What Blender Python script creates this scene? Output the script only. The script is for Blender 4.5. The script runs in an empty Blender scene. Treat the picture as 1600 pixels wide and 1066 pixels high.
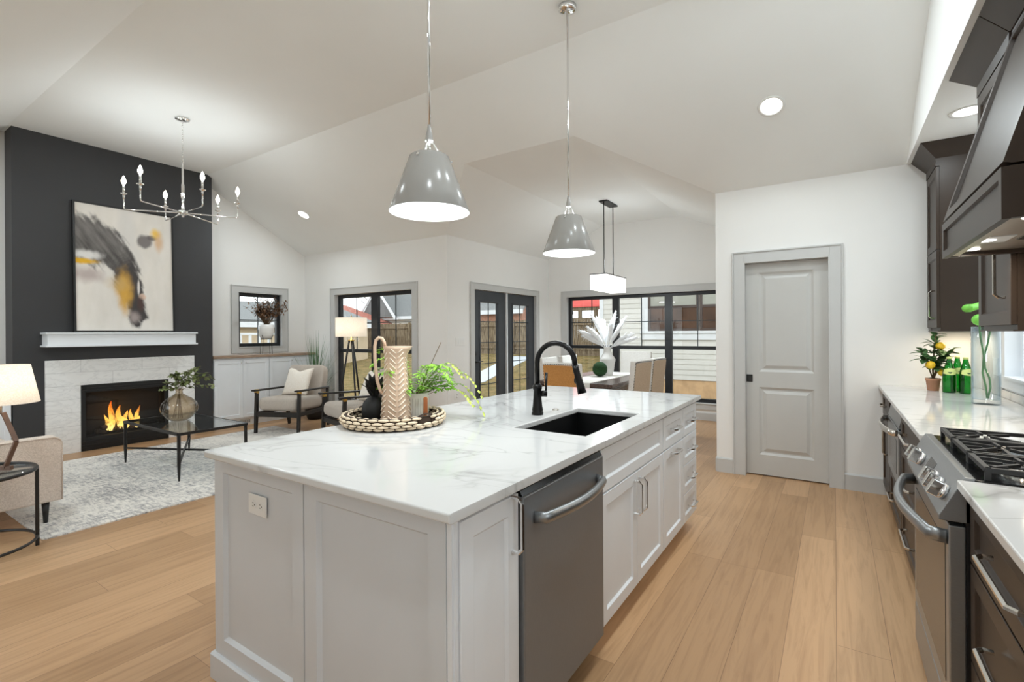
import bpy, bmesh, math, random
from mathutils import Vector, Matrix, noise as mnoise

# ------------------------------------------------------------------ camera, sky, light, exposure
scene = bpy.context.scene
COL = scene.collection
PI = math.pi

cam_data = bpy.data.cameras.new('camera')
cam = bpy.data.objects.new('camera', cam_data)
COL.objects.link(cam)
cam_data.sensor_fit = 'HORIZONTAL'
cam_data.sensor_width = 36.0
cam_data.lens = 36.0 * 763.0 / 1600.0
cam_data.shift_y = -11.7 / 1600.0
cam_data.clip_start = 0.02
cam_data.clip_end = 300
cam.matrix_world = (Matrix.Translation((0, 0, 1.36)) @ Matrix.Rotation(math.radians(33.45), 4, 'Z')
                    @ Matrix.Rotation(math.radians(90), 4, 'X') @ Matrix.Rotation(-0.00585, 4, 'Z'))
scene.camera = cam

vs = scene.view_settings
vs.view_transform = 'Standard'
vs.look = 'None'
vs.gamma = 1.0
vs.use_curve_mapping = False
vs.exposure = 0.06
scene.cycles.use_denoising = True
scene.cycles.max_bounces = 10
scene.cycles.diffuse_bounces = 6
scene.cycles.glossy_bounces = 4
scene.cycles.transmission_bounces = 6
scene.cycles.transparent_max_bounces = 16
scene.cycles.caustics_reflective = False
scene.cycles.caustics_refractive = False
scene.cycles.sample_clamp_indirect = 6.0

SKY = 2.8
world = bpy.data.worlds.new('overcast_sky')
scene.world = world
world.use_nodes = True
_bg = world.node_tree.nodes['Background']
_bg.inputs['Color'].default_value = (0.90, 0.97, 1.0, 1)
_bg.inputs['Strength'].default_value = SKY

RECESSED_W = 13.0      # each recessed ceiling lamp
PENDANT_W = 8.0       # each island pendant
CANDLE_W = 7.0         # each chandelier bulb
DINING_W = 22.0
TONE = (0.86, 0.955, 0.99)


def lamp(name, kind, loc, watts, parent=None, size=0.1, rot=None, color=TONE, spread=None):
    d = bpy.data.lights.new(name, kind)
    d.energy = watts
    d.color = color
    if kind == 'AREA':
        d.shape = 'DISK'
        d.size = size
        if spread:
            d.spread = spread
    else:
        d.shadow_soft_size = size
    o = bpy.data.objects.new(name, d)
    COL.objects.link(o)
    M = Matrix.Translation(Vector(loc))
    if rot is not None:
        M = M @ rot.to_4x4()
    if parent is not None:
        M = ROOTM[parent.name].inverted() @ M
        o.parent = parent
    o.matrix_local = M
    return o


# ------------------------------------------------------------------ materials
def lin(c):
    def f(x):
        x = x / 255.0
        return x / 12.92 if x <= 0.04045 else ((x + 0.055) / 1.055) ** 2.4
    return (f(c[0]), f(c[1]), f(c[2]), 1.0)


class N:
    def __init__(self, name):
        self.m = bpy.data.materials.new(name)
        self.m.use_nodes = True
        self.nt = self.m.node_tree
        self.b = self.nt.nodes['Principled BSDF']
        self.out = self.nt.nodes['Material Output']

    def n(self, t, **kw):
        x = self.nt.nodes.new(t)
        for k, v in kw.items():
            setattr(x, k, v)
        return x

    def l(self, a, b):
        self.nt.links.new(a, b)

    def coord(self, scale=(1, 1, 1), rot=(0, 0, 0), loc=(0, 0, 0), kind='Object'):
        t = self.n('ShaderNodeTexCoord')
        mp = self.n('ShaderNodeMapping')
        mp.inputs['Scale'].default_value = scale
        mp.inputs['Rotation'].default_value = rot
        mp.inputs['Location'].default_value = loc
        self.l(t.outputs[kind], mp.inputs['Vector'])
        return mp.outputs['Vector']

    def noise(self, vec, scale, detail=4, rough=0.5, dist=0.0):
        x = self.n('ShaderNodeTexNoise')
        x.inputs['Scale'].default_value = scale
        x.inputs['Detail'].default_value = detail
        x.inputs['Roughness'].default_value = rough
        x.inputs['Distortion'].default_value = dist
        self.l(vec, x.inputs['Vector'])
        return x.outputs['Fac']

    def ramp(self, fac, stops):
        x = self.n('ShaderNodeValToRGB')
        cr = x.color_ramp
        while len(cr.elements) < len(stops):
            cr.elements.new(0.5)
        for e, (p, c) in zip(cr.elements, stops):
            e.position = p
            e.color = c if len(c) == 4 else (*c, 1)
        self.l(fac, x.inputs['Fac'])
        return x.outputs['Color']

    def mix(self, fac, a, b, mode='MIX'):
        x = self.n('ShaderNodeMix', data_type='RGBA', blend_type=mode)
        for sock, v in ((x.inputs[0], fac), (x.inputs[6], a), (x.inputs[7], b)):
            if isinstance(v, (int, float)):
                sock.default_value = v
            elif isinstance(v, tuple):
                sock.default_value = v if len(v) == 4 else (*v, 1)
            else:
                self.l(v, sock)
        return x.outputs[2]

    def math(self, op, a, b=None, c=None):
        x = self.n('ShaderNodeMath', operation=op)
        for i, v in enumerate((a, b, c)):
            if v is None:
                continue
            if isinstance(v, (int, float)):
                x.inputs[i].default_value = v
            else:
                self.l(v, x.inputs[i])
        return x.outputs[0]

    def bump(self, h, strength=0.2, dist=0.01):
        x = self.n('ShaderNodeBump')
        x.inputs['Strength'].default_value = strength
        x.inputs['Distance'].default_value = dist
        self.l(h, x.inputs['Height'])
        self.l(x.outputs['Normal'], self.b.inputs['Normal'])

    def set(self, rough=None, metal=None, spec=None, color=None):
        b = self.b.inputs
        if rough is not None:
            b['Roughness'].default_value = rough
        if metal is not None:
            b['Metallic'].default_value = metal
        if spec is not None:
            b['Specular IOR Level'].default_value = spec
        if color is not None:
            if isinstance(color, tuple):
                b['Base Color'].default_value = color
            else:
                self.l(color, b['Base Color'])


def paint(name, c, rough=0.5, metal=0.0, spec=0.5, var=0.05, scale=6.0, bump=0.0, bscale=200.0, stretch=(1, 1, 1)):
    """plain coloured surface with a slight procedural variation"""
    k = N(name)
    base = lin(c)
    v = k.coord(stretch)
    f = k.noise(v, scale, 3)
    dark = tuple(x * (1 - var) for x in base[:3]) + (1,)
    lite = tuple(min(1, x * (1 + var)) for x in base[:3]) + (1,)
    k.set(rough, metal, spec, k.ramp(f, [(0.35, dark), (0.65, lite)]))
    if bump:
        k.bump(k.noise(v, bscale, 2), bump, 0.004)
    return k.m


def fabric(name, c, c2=None, scale=160.0, rough=0.95, bump=0.5):
    k = N(name)
    v = k.coord()
    a = lin(c)
    b = lin(c2) if c2 else tuple(x * 0.72 for x in a[:3]) + (1,)
    f1 = k.noise(k.coord((1, 1, 4)), scale, 2)
    f2 = k.noise(k.coord((4, 4, 1)), scale, 2)
    s = k.math('ADD', f1, f2)
    s = k.math('MULTIPLY', s, 0.5)
    k.set(rough, 0, 0.2, k.ramp(s, [(0.4, b), (0.6, a)]))
    k.bump(s, bump, 0.003)
    return k.m


def emit(name, c, strength):
    k = N(name)
    e = k.n('ShaderNodeEmission')
    f = k.noise(k.coord(), 3, 1)
    base = lin(c)
    k.l(k.ramp(f, [(0.3, base), (0.7, tuple(min(1, x * 1.03) for x in base[:3]) + (1,))]), e.inputs['Color'])
    e.inputs['Strength'].default_value = strength
    k.l(e.outputs[0], k.out.inputs['Surface'])
    return k.m


def glass(name, tint=(1, 1, 1), edge=None, gloss=1.0, ior=1.45, rough=0.0, base_reflect=0.0):
    """thin clear sheet: what lies behind shows, with a fresnel sheen"""
    k = N(name)
    k.nt.nodes.remove(k.b)
    tr = k.n('ShaderNodeBsdfTransparent')
    gl = k.n('ShaderNodeBsdfGlossy')
    gl.inputs['Roughness'].default_value = rough
    gl.inputs['Color'].default_value = (gloss, gloss, gloss, 1)
    mx = k.n('ShaderNodeMixShader')
    fr = k.n('ShaderNodeLayerWeight')
    fr.inputs['Blend'].default_value = 0.5
    r0 = ((ior - 1) / (ior + 1)) ** 2
    fac = k.math('ADD', k.math('MULTIPLY', k.math('POWER', fr.outputs['Facing'], 5.0), 1 - r0), r0)
    t4 = (*tint, 1)
    if edge:
        lw = k.n('ShaderNodeLayerWeight')
        lw.inputs['Blend'].default_value = 0.35
        k.l(k.mix(lw.outputs['Facing'], t4, (*edge, 1)), tr.inputs['Color'])
    else:
        tr.inputs['Color'].default_value = t4
    if base_reflect:
        fac = k.math('ADD', fac, base_reflect)
    k.l(fac, mx.inputs[0])
    k.l(tr.outputs[0], mx.inputs[1])
    k.l(gl.outputs[0], mx.inputs[2])
    k.l(mx.outputs[0], k.out.inputs['Surface'])
    return k.m


M = {}
M['wall'] = paint('wall_paint', (238, 237, 235), 0.85, var=0.01, scale=2)
M['ceiling'] = paint('ceiling_paint', (242, 243, 242), 0.9, var=0.008, scale=2)
M['trim'] = paint('grey_trim_paint', (200, 200, 199), 0.45, var=0.01)
M['door'] = paint('grey_door_paint', (198, 197, 194), 0.45, var=0.01)
M['blackwall'] = paint('charcoal_wall_paint', (52, 52, 54), 0.55, var=0.03, scale=2)
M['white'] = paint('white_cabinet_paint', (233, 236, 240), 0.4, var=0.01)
M['islandshade'] = paint('white_paint_end_shade', (212, 215, 219), 0.45, var=0.01)  # the cabinet white darkened: shade put into the end panel's colour
M['plastic'] = paint('white_plastic', (236, 236, 234), 0.35, var=0.01)
M['black'] = paint('black_metal', (20, 20, 21), 0.4, var=0.1)
M['slot'] = paint('dark_slot', (40, 40, 40), 0.6)
M['winframe'] = paint('black_window_frame', (24, 26, 30), 0.4, var=0.08)
M['doorframe'] = paint('dark_grey_door_paint', (52, 56, 62), 0.4, var=0.05)
M['grid'] = paint('window_grid', (34, 44, 50), 0.4, var=0.05)
M['brown'] = paint('espresso_cabinet_paint', (56, 45, 37), 0.38, spec=0.3, var=0.06, scale=3)
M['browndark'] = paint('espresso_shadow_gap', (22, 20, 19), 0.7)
M['chrome'] = paint('polished_chrome', (235, 235, 235), 0.08, metal=1.0, var=0.01)
M['nickel'] = paint('polished_nickel', (215, 212, 206), 0.16, metal=1.0, var=0.02)
M['brass'] = paint('brass', (214, 182, 104), 0.25, metal=1.0, var=0.03)
M['bronze'] = paint('oil_rubbed_black', (26, 25, 25), 0.28, metal=0.6, var=0.1)
M['shadegrey'] = paint('grey_enamel', (156, 153, 149), 0.22, metal=0.0, var=0.01)
M['shadein'] = paint('white_shade_lining', (245, 245, 243), 0.6, var=0.01)
M['bottle'] = glass('green_glass', (0.02, 0.50, 0.10), (0.0, 0.16, 0.03), ior=1.5)
M['bottlelabel'] = paint('lime_label', (214, 226, 140), 0.6, var=0.05)
M['bottlemark'] = paint('label_dark_mark', (30, 66, 40), 0.6)
M['terracotta'] = paint('terracotta', (196, 142, 112), 0.85, var=0.08, bump=0.1)
M['soil'] = paint('dark_soil', (72, 56, 42), 1.0, var=0.3, scale=60)
M['lemon'] = paint('lemon_skin', (244, 196, 40), 0.45, var=0.06, bump=0.15)
M['leaf'] = paint('dark_green_leaf', (74, 112, 62), 0.5, var=0.3, scale=20)
M['leafgrey'] = paint('eucalyptus_leaf', (122, 132, 84), 0.55, var=0.3, scale=25)
M['leafbright'] = paint('fern_leaf', (150, 204, 70), 0.5, var=0.35, scale=20)
M['leafyellow'] = paint('fern_tip', (198, 212, 96), 0.5, var=0.2, scale=20)
M['leaflime'] = paint('lime_green_leaf', (128, 214, 84), 0.35, var=0.15, scale=20)
M['blade'] = paint('grass_blade', (70, 110, 62), 0.5, var=0.3, scale=15)
M['twig'] = paint('brown_twig', (108, 86, 62), 0.8, var=0.2)
M['driedleaf'] = paint('dried_brown_leaf', (116, 84, 58), 0.8, var=0.4, scale=30)
M['stemgreen'] = paint('green_stem', (110, 160, 100), 0.45, var=0.15)
M['moss'] = paint('dark_moss', (30, 62, 30), 1.0, var=0.5, scale=90, bump=0.8, bscale=120)
M['vasewhite'] = paint('white_ceramic', (236, 235, 233), 0.25, var=0.01)
M['plume'] = paint('white_pampas', (246, 247, 249), 0.95, var=0.03, scale=40, bump=0.5)
M['pitcher'] = paint('beige_stoneware', (212, 182, 156), 0.75, var=0.05, scale=12, bump=0.1)
M['pitcherline'] = paint('cream_incision', (240, 224, 204), 0.8, var=0.03)
M['weave'] = paint('cream_weave', (228, 208, 180), 0.8, var=0.12, scale=40, bump=0.3)
M['weavecord'] = paint('dark_weave_cord', (58, 44, 34), 0.9, var=0.15)
M['leather'] = paint('cognac_leather', (164, 92, 44), 0.5, var=0.1)
M['matteblack'] = paint('matte_black_ceramic', (22, 22, 22), 0.6, var=0.2, bump=0.15)
M['grooveline'] = paint('pot_groove_line', (206, 198, 188), 0.7)
M['grooved'] = paint('cream_pot_glaze', (246, 240, 230), 0.6, var=0.03)
M['linen'] = fabric('sofa_linen', (226, 215, 206), (198, 186, 176), 110)
M['chairfabric'] = fabric('armchair_tweed', (206, 196, 186), (172, 163, 154), 120)
M['pillow'] = fabric('ivory_pillow', (252, 247, 240), (238, 228, 214), 70)
M['dinefab'] = fabric('white_slipcover', (232, 230, 227), (212, 208, 202), 90, bump=0.2)
M['dinetan'] = fabric('tan_woven_back', (206, 154, 94), (178, 124, 70), 80)
M['dinebeige'] = fabric('beige_linen_back', (206, 188, 166), (184, 164, 142), 80)
M['runner'] = fabric('white_table_runner', (240, 238, 234), (224, 220, 214), 90, bump=0.2)
M['blackwood'] = paint('black_stained_wood', (30, 27, 26), 0.45, var=0.2, scale=8, stretch=(6, 6, 1))
M['tablewood'] = paint('dark_table_wood', (84, 66, 58), 0.25, var=0.2, scale=6, stretch=(8, 1, 8))
M['topwood'] = paint('grey_brown_oak', (156, 132, 112), 0.45, var=0.18, scale=5, stretch=(10, 1, 10))
M['lampwood'] = paint('brown_lamp_wood', (112, 84, 70), 0.45, var=0.15, scale=10)
M['lampshade'] = None
M['stainless'] = None
M['tileblank'] = paint('stainless_liner', (190, 176, 160), 0.35, metal=0.8, var=0.05)
M['grate'] = paint('cast_iron', (42, 42, 43), 0.5, var=0.15, bump=0.15, bscale=120)
M['cooktop'] = paint('cooktop_enamel', (16, 16, 17), 0.15, var=0.1)
M['sink'] = paint('black_composite', (9, 9, 10), 0.45, var=0.2)
M['log'] = paint('charred_log', (70, 56, 46), 0.95, var=0.5, scale=20, bump=0.6, bscale=40)
M['firebrick'] = paint('black_firebox', (18, 18, 19), 0.7, var=0.3)
M['flame'] = None
M['bulb'] = emit('bulb_glow', (255, 244, 226), 14.0)
M['lens'] = emit('downlight_lens', (255, 250, 242), 7.0)
M['diningglow'] = emit('frosted_lamp_glass', (255, 252, 246), 1.6)
M['glass'] = glass('window_glass', (0.97, 0.985, 0.985), ior=1.45)
M['clearvase'] = glass('clear_vase_glass', (0.965, 0.98, 0.985), (0.62, 0.72, 0.78), ior=1.5)
M['amber'] = glass('smoky_amber_glass', (0.80, 0.71, 0.58), (0.36, 0.29, 0.21), ior=1.6, base_reflect=0.03)
M['tableglass'] = glass('table_glass', (0.80, 0.85, 0.87), ior=1.5, base_reflect=0.05)
M['ovenglass'] = paint('oven_glass', (46, 46, 47), 0.22, spec=0.5, var=0.05)
M['fireglass'] = glass('fireplace_glass', (0.86, 0.86, 0.86), ior=1.4)
M['water'] = glass('vase_water', (0.95, 0.97, 0.98), (0.8, 0.86, 0.9), ior=1.33)


def mk_special():
    # brushed stainless
    def steel(name, c, rough, st, met=1.0):
        k = N(name)
        f = k.noise(k.coord(st), 60, 3)
        base = lin(c)
        k.set(rough, 1.0, 0.5, k.ramp(f, [(0.3, tuple(x * 0.9 for x in base[:3]) + (1,)), (0.7, base)]))
        k.b.inputs['Metallic'].default_value = met
        k.bump(f, 0.03, 0.001)
        return k.m
    M['stainless'] = steel('brushed_stainless', (156, 158, 160), 0.34, (1, 1, 14), 0.85)
    M['darksteel'] = steel('dark_brushed_steel', (130, 132, 135), 0.38, (1, 14, 1), 0.45)
    # oak floor, boards running along Y
    k = N('oak_plank_floor')
    t = k.n('ShaderNodeTexCoord')
    sp = k.n('ShaderNodeSeparateXYZ')
    k.l(t.outputs['Object'], sp.inputs[0])
    cb = k.n('ShaderNodeCombineXYZ')
    k.l(sp.outputs[1], cb.inputs[0])
    k.l(sp.outputs[0], cb.inputs[1])
    br = k.n('ShaderNodeTexBrick')
    br.offset = 0.37
    br.offset_frequency = 3
    br.squash = 0.82
    br.squash_frequency = 2
    br.inputs['Scale'].default_value = 1.0
    br.inputs['Brick Width'].default_value = 1.9
    br.inputs['Row Height'].default_value = 0.19
    br.inputs['Mortar Size'].default_value = 0.0011
    br.inputs['Mortar Smooth'].default_value = 0.2
    br.inputs['Color1'].default_value = lin((206, 167, 128))
    br.inputs['Color2'].default_value = lin((180, 143, 106))
    br.inputs['Mortar'].default_value = lin((136, 104, 76))
    k.l(cb.outputs[0], br.inputs['Vector'])
    mp = k.n('ShaderNodeMapping')
    mp.inputs['Scale'].default_value = (26, 1.6, 1)
    k.l(t.outputs['Object'], mp.inputs['Vector'])
    g = k.noise(mp.outputs[0], 1.0, 6, 0.6, 1.2)
    col = k.mix(0.75, br.outputs['Color'], k.ramp(g, [(0.3, (0.72, 0.68, 0.64)), (0.55, (1, 1, 1)), (0.8, (1.0, 0.98, 0.95))]), 'MULTIPLY')
    mp2 = k.n('ShaderNodeMapping')
    mp2.inputs['Scale'].default_value = (9, 3, 1)
    k.l(t.outputs['Object'], mp2.inputs['Vector'])
    kn = k.noise(mp2.outputs[0], 1.0, 3, 0.6, 0.4)
    col = k.mix(k.ramp(kn, [(0.68, (0, 0, 0)), (0.82, (0.45, 0.45, 0.45))]), col, lin((132, 96, 66)))
    big = k.noise(k.coord((0.6, 0.25, 1)), 1.0, 2)
    col = k.mix(0.35, col, k.ramp(big, [(0.35, (0.9, 0.82, 0.76)), (0.65, (1.0, 1.0, 1.0))]), 'MULTIPLY')
    k.set(0.36, 0, 0.4, col)
    k.bump(g, 0.05, 0.002)
    M['floor'] = k.m
    # white quartz with grey veins
    k = N('veined_white_quartz')
    v = k.coord((1, 1, 1), (0, 0, 0.5))
    warp = k.noise(k.coord((1.0, 0.55, 1), (0, 0, 0.9)), 1.25, 5, 0.55, 0.9)
    d = k.math('ABSOLUTE', k.math('SUBTRACT', warp, 0.5))
    vein = k.ramp(d, [(0.0, (0.85, 0.85, 0.85)), (0.004, (0.5, 0.5, 0.5)), (0.02, (0.14, 0.14, 0.14)), (0.05, (0, 0, 0))])
    msk = k.ramp(k.noise(v, 1.1, 2), [(0.48, (0, 0, 0)), (0.66, (1, 1, 1))])
    f = k.mix(1.0, vein, msk, 'MULTIPLY')
    warp2 = k.noise(k.coord((0.5, 1.1, 1), (0, 0, 0.2), (3, 1, 0)), 1.9, 4, 0.5, 1.4)
    d2 = k.math('ABSOLUTE', k.math('SUBTRACT', warp2, 0.47))
    vein2 = k.ramp(d2, [(0.0, (0.4, 0.4, 0.4)), (0.008, (0.12, 0.12, 0.12)), (0.02, (0, 0, 0))])
    f2 = k.mix(1.0, f, vein2, 'ADD')
    col = k.mix(k.mix(1.0, f2, (0.75, 0.75, 0.75), 'MULTIPLY'), lin((212, 211, 210)), lin((128, 126, 122)))
    k.set(0.09, 0, 0.5, col)
    M['quartz'] = k.m
    # marble tile of the fireplace
    k = N('marble_tile')
    t = k.n('ShaderNodeTexCoord')
    sp = k.n('ShaderNodeSeparateXYZ')
    k.l(t.outputs['Object'], sp.inputs[0])
    cb = k.n('ShaderNodeCombineXYZ')
    k.l(sp.outputs[1], cb.inputs[0])
    k.l(sp.outputs[2], cb.inputs[1])
    ad = k.n('ShaderNodeVectorMath', operation='ADD')
    ad.inputs[1].default_value = (-1.68 + 0.3, -0.78 + 0.155 * 6, 0)
    k.l(cb.outputs[0], ad.inputs[0])
    br = k.n('ShaderNodeTexBrick')
    br.offset = 0.5
    br.inputs['Scale'].default_value = 1.0
    br.inputs['Brick Width'].default_value = 0.61
    br.inputs['Row Height'].default_value = 0.155
    br.inputs['Mortar Size'].default_value = 0.003
    br.inputs['Color1'].default_value = (1, 1, 1, 1)
    br.inputs['Color2'].default_value = (0.97, 0.97, 0.97, 1)
    br.inputs['Mortar'].default_value = (0.76, 0.76, 0.76, 1)
    k.l(ad.outputs[0], br.inputs['Vector'])
    w = k.noise(k.coord((1, 2.2, 5)), 1.6, 6, 0.6, 1.5)
    d = k.math('ABSOLUTE', k.math('SUBTRACT', w, 0.5))
    vein = k.ramp(d, [(0.0, (0.84, 0.84, 0.85)), (0.015, (0.94, 0.94, 0.94)), (0.06, (1, 1, 1))])
    k.set(0.3, 0, 0.5, k.mix(1.0, k.mix(1.0, br.outputs['Color'], vein, 'MULTIPLY'), lin((244, 244, 243)), 'MULTIPLY'))
    M['tile'] = k.m
    # rug
    k = N('distressed_rug')
    a = k.noise(k.coord((1.2, 5, 1)), 9, 6, 0.75, 0.6)
    b = k.noise(k.coord((5, 1.2, 1)), 9, 6, 0.75, 0.6)
    c = k.noise(k.coord(), 1.3, 3)
    s = k.math('ADD', k.math('MULTIPLY', a, 0.5), k.math('MULTIPLY', b, 0.5))
    s = k.math('ADD', s, k.math('MULTIPLY', k.math('SUBTRACT', c, 0.5), 0.35))
    k.set(1.0, 0, 0.1, k.ramp(s, [(0.38, lin((150, 149, 150))), (0.46, lin((194, 191, 190))), (0.51, lin((230, 226, 220))), (0.60, lin((246, 242, 236)))]))
    k.bump(k.noise(k.coord(), 260, 2), 0.6, 0.004)
    M['rug'] = k.m
    # lit lamp shades (the bulb inside shows through the cloth)
    k = N('lit_lamp_shade')
    tl = k.n('ShaderNodeBsdfTranslucent')
    df = k.n('ShaderNodeBsdfDiffuse')
    f = k.noise(k.coord((1, 1, 1)), 120, 2)
    cc = k.ramp(f, [(0.4, lin((240, 232, 222))), (0.6, lin((250, 245, 238)))])
    k.l(cc, tl.inputs['Color'])
    k.l(cc, df.inputs['Color'])
    mx = k.n('ShaderNodeMixShader')
    mx.inputs[0].default_value = 0.5
    k.l(df.outputs[0], mx.inputs[1])
    k.l(tl.outputs[0], mx.inputs[2])
    k.l(mx.outputs[0], k.out.inputs['Surface'])
    M['lampshade'] = k.m
    # flames
    k = N('flame')
    e = k.n('ShaderNodeEmission')
    sp = k.n('ShaderNodeSeparateXYZ')
    t = k.n('ShaderNodeTexCoord')
    k.l(t.outputs['Object'], sp.inputs[0])
    nz = k.math('MULTIPLY', k.math('SUBTRACT', k.noise(k.coord(), 22, 3), 0.5), 0.25)
    h = k.math('ADD', k.math('MULTIPLY', k.math('SUBTRACT', sp.outputs[2], 0.17), 2.7), nz)
    k.l(k.ramp(h, [(0.0, (1.0, 0.75, 0.26)), (0.35, (1.0, 0.52, 0.09)), (0.8, (0.9, 0.22, 0.02)), (1.0, (0.5, 0.07, 0.01))]), e.inputs['Color'])
    e.inputs['Strength'].default_value = 1.9
    tr = k.n('ShaderNodeBsdfTransparent')
    mx = k.n('ShaderNodeMixShader')
    k.l(k.ramp(k.noise(k.coord((1, 1, 0.5)), 16, 3, 0.6, 0.5), [(0.42, (0.2, 0.2, 0.2)), (0.55, (0.95, 0.95, 0.95))]), mx.inputs[0])
    k.l(tr.outputs[0], mx.inputs[1])
    k.l(e.outputs[0], mx.inputs[2])
    k.l(mx.outputs[0], k.out.inputs['Surface'])
    M['flame'] = k.m
    # vertex-painted canvas
    k = N('painted_canvas')
    at = k.n('ShaderNodeVertexColor')
    at.layer_name = 'paint'
    k.set(0.75, 0, 0.2, at.outputs['Color'])
    k.bump(k.noise(k.coord((1, 1, 1)), 260, 2), 0.2, 0.003)
    M['canvas'] = k.m
    # outdoors
    k = N('winter_lawn')
    a = k.noise(k.coord(), 3.0, 6, 0.7)
    b = k.noise(k.coord(), 22.0, 4, 0.7)
    s = k.math('ADD', k.math('MULTIPLY', a, 0.5), k.math('MULTIPLY', b, 0.5))
    k.set(1, 0, 0.1, k.ramp(s, [(0.36, lin((70, 58, 38))), (0.45, lin((102, 90, 56))), (0.52, lin((126, 112, 74))), (0.60, lin((152, 120, 86)))]))
    k.bump(b, 1.0, 0.05)
    M['lawn'] = k.m
    M['concrete'] = paint('concrete_path', (168, 172, 176), 0.9, var=0.05, scale=4)
    k = N('weathered_fence_boards')
    f = k.noise(k.coord((7, 7, 0.8)), 3.0, 5, 0.7)
    k.set(0.95, 0, 0.1, k.ramp(f, [(0.35, lin((82, 68, 54))), (0.5, lin((118, 103, 84))), (0.65, lin((146, 132, 110)))]))
    M['fence'] = k.m
    M['siding'] = paint('cream_siding', (196, 193, 186), 0.7, var=0.02)
    M['extwhite'] = paint('white_exterior_trim', (206, 208, 210), 0.6, var=0.01)
    M['foundation'] = paint('tan_foundation', (188, 154, 116), 0.95, var=0.1, scale=5, bump=0.3, bscale=20)
    M['extwin'] = paint('dark_brown_sash', (62, 48, 42), 0.5, var=0.1)
    M['extglass'] = paint('dark_house_glass', (74, 52, 38), 0.2, spec=0.2, var=0.35, scale=2.5)
    M['blind'] = paint('window_blind', (150, 150, 140), 0.7, var=0.06, scale=8, stretch=(1, 1, 12))
    M['redroof'] = paint('red_roof', (150, 92, 78), 0.85, var=0.15, scale=6)
    M['redcanopy'] = paint('red_canopy', (178, 70, 62), 0.8, var=0.05)
    M['greyroof'] = paint('grey_shingle', (108, 109, 108), 0.9, var=0.12, scale=20)
    M['beigewall'] = paint('beige_house_wall', (190, 172, 146), 0.8, var=0.04, scale=3)
    M['brickwall'] = paint('brick_house_wall', (150, 108, 88), 0.9, var=0.12, scale=9)
    M['tree'] = paint('autumn_foliage', (128, 112, 74), 1.0, var=0.45, scale=5)
    M['treered'] = paint('rust_foliage', (166, 112, 78), 1.0, var=0.4, scale=5)
    M['bark'] = paint('tree_bark', (92, 78, 64), 1.0, var=0.25)
    M['sconce'] = emit('warm_window_lamp', (255, 214, 150), 2.2)


mk_special()


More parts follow.
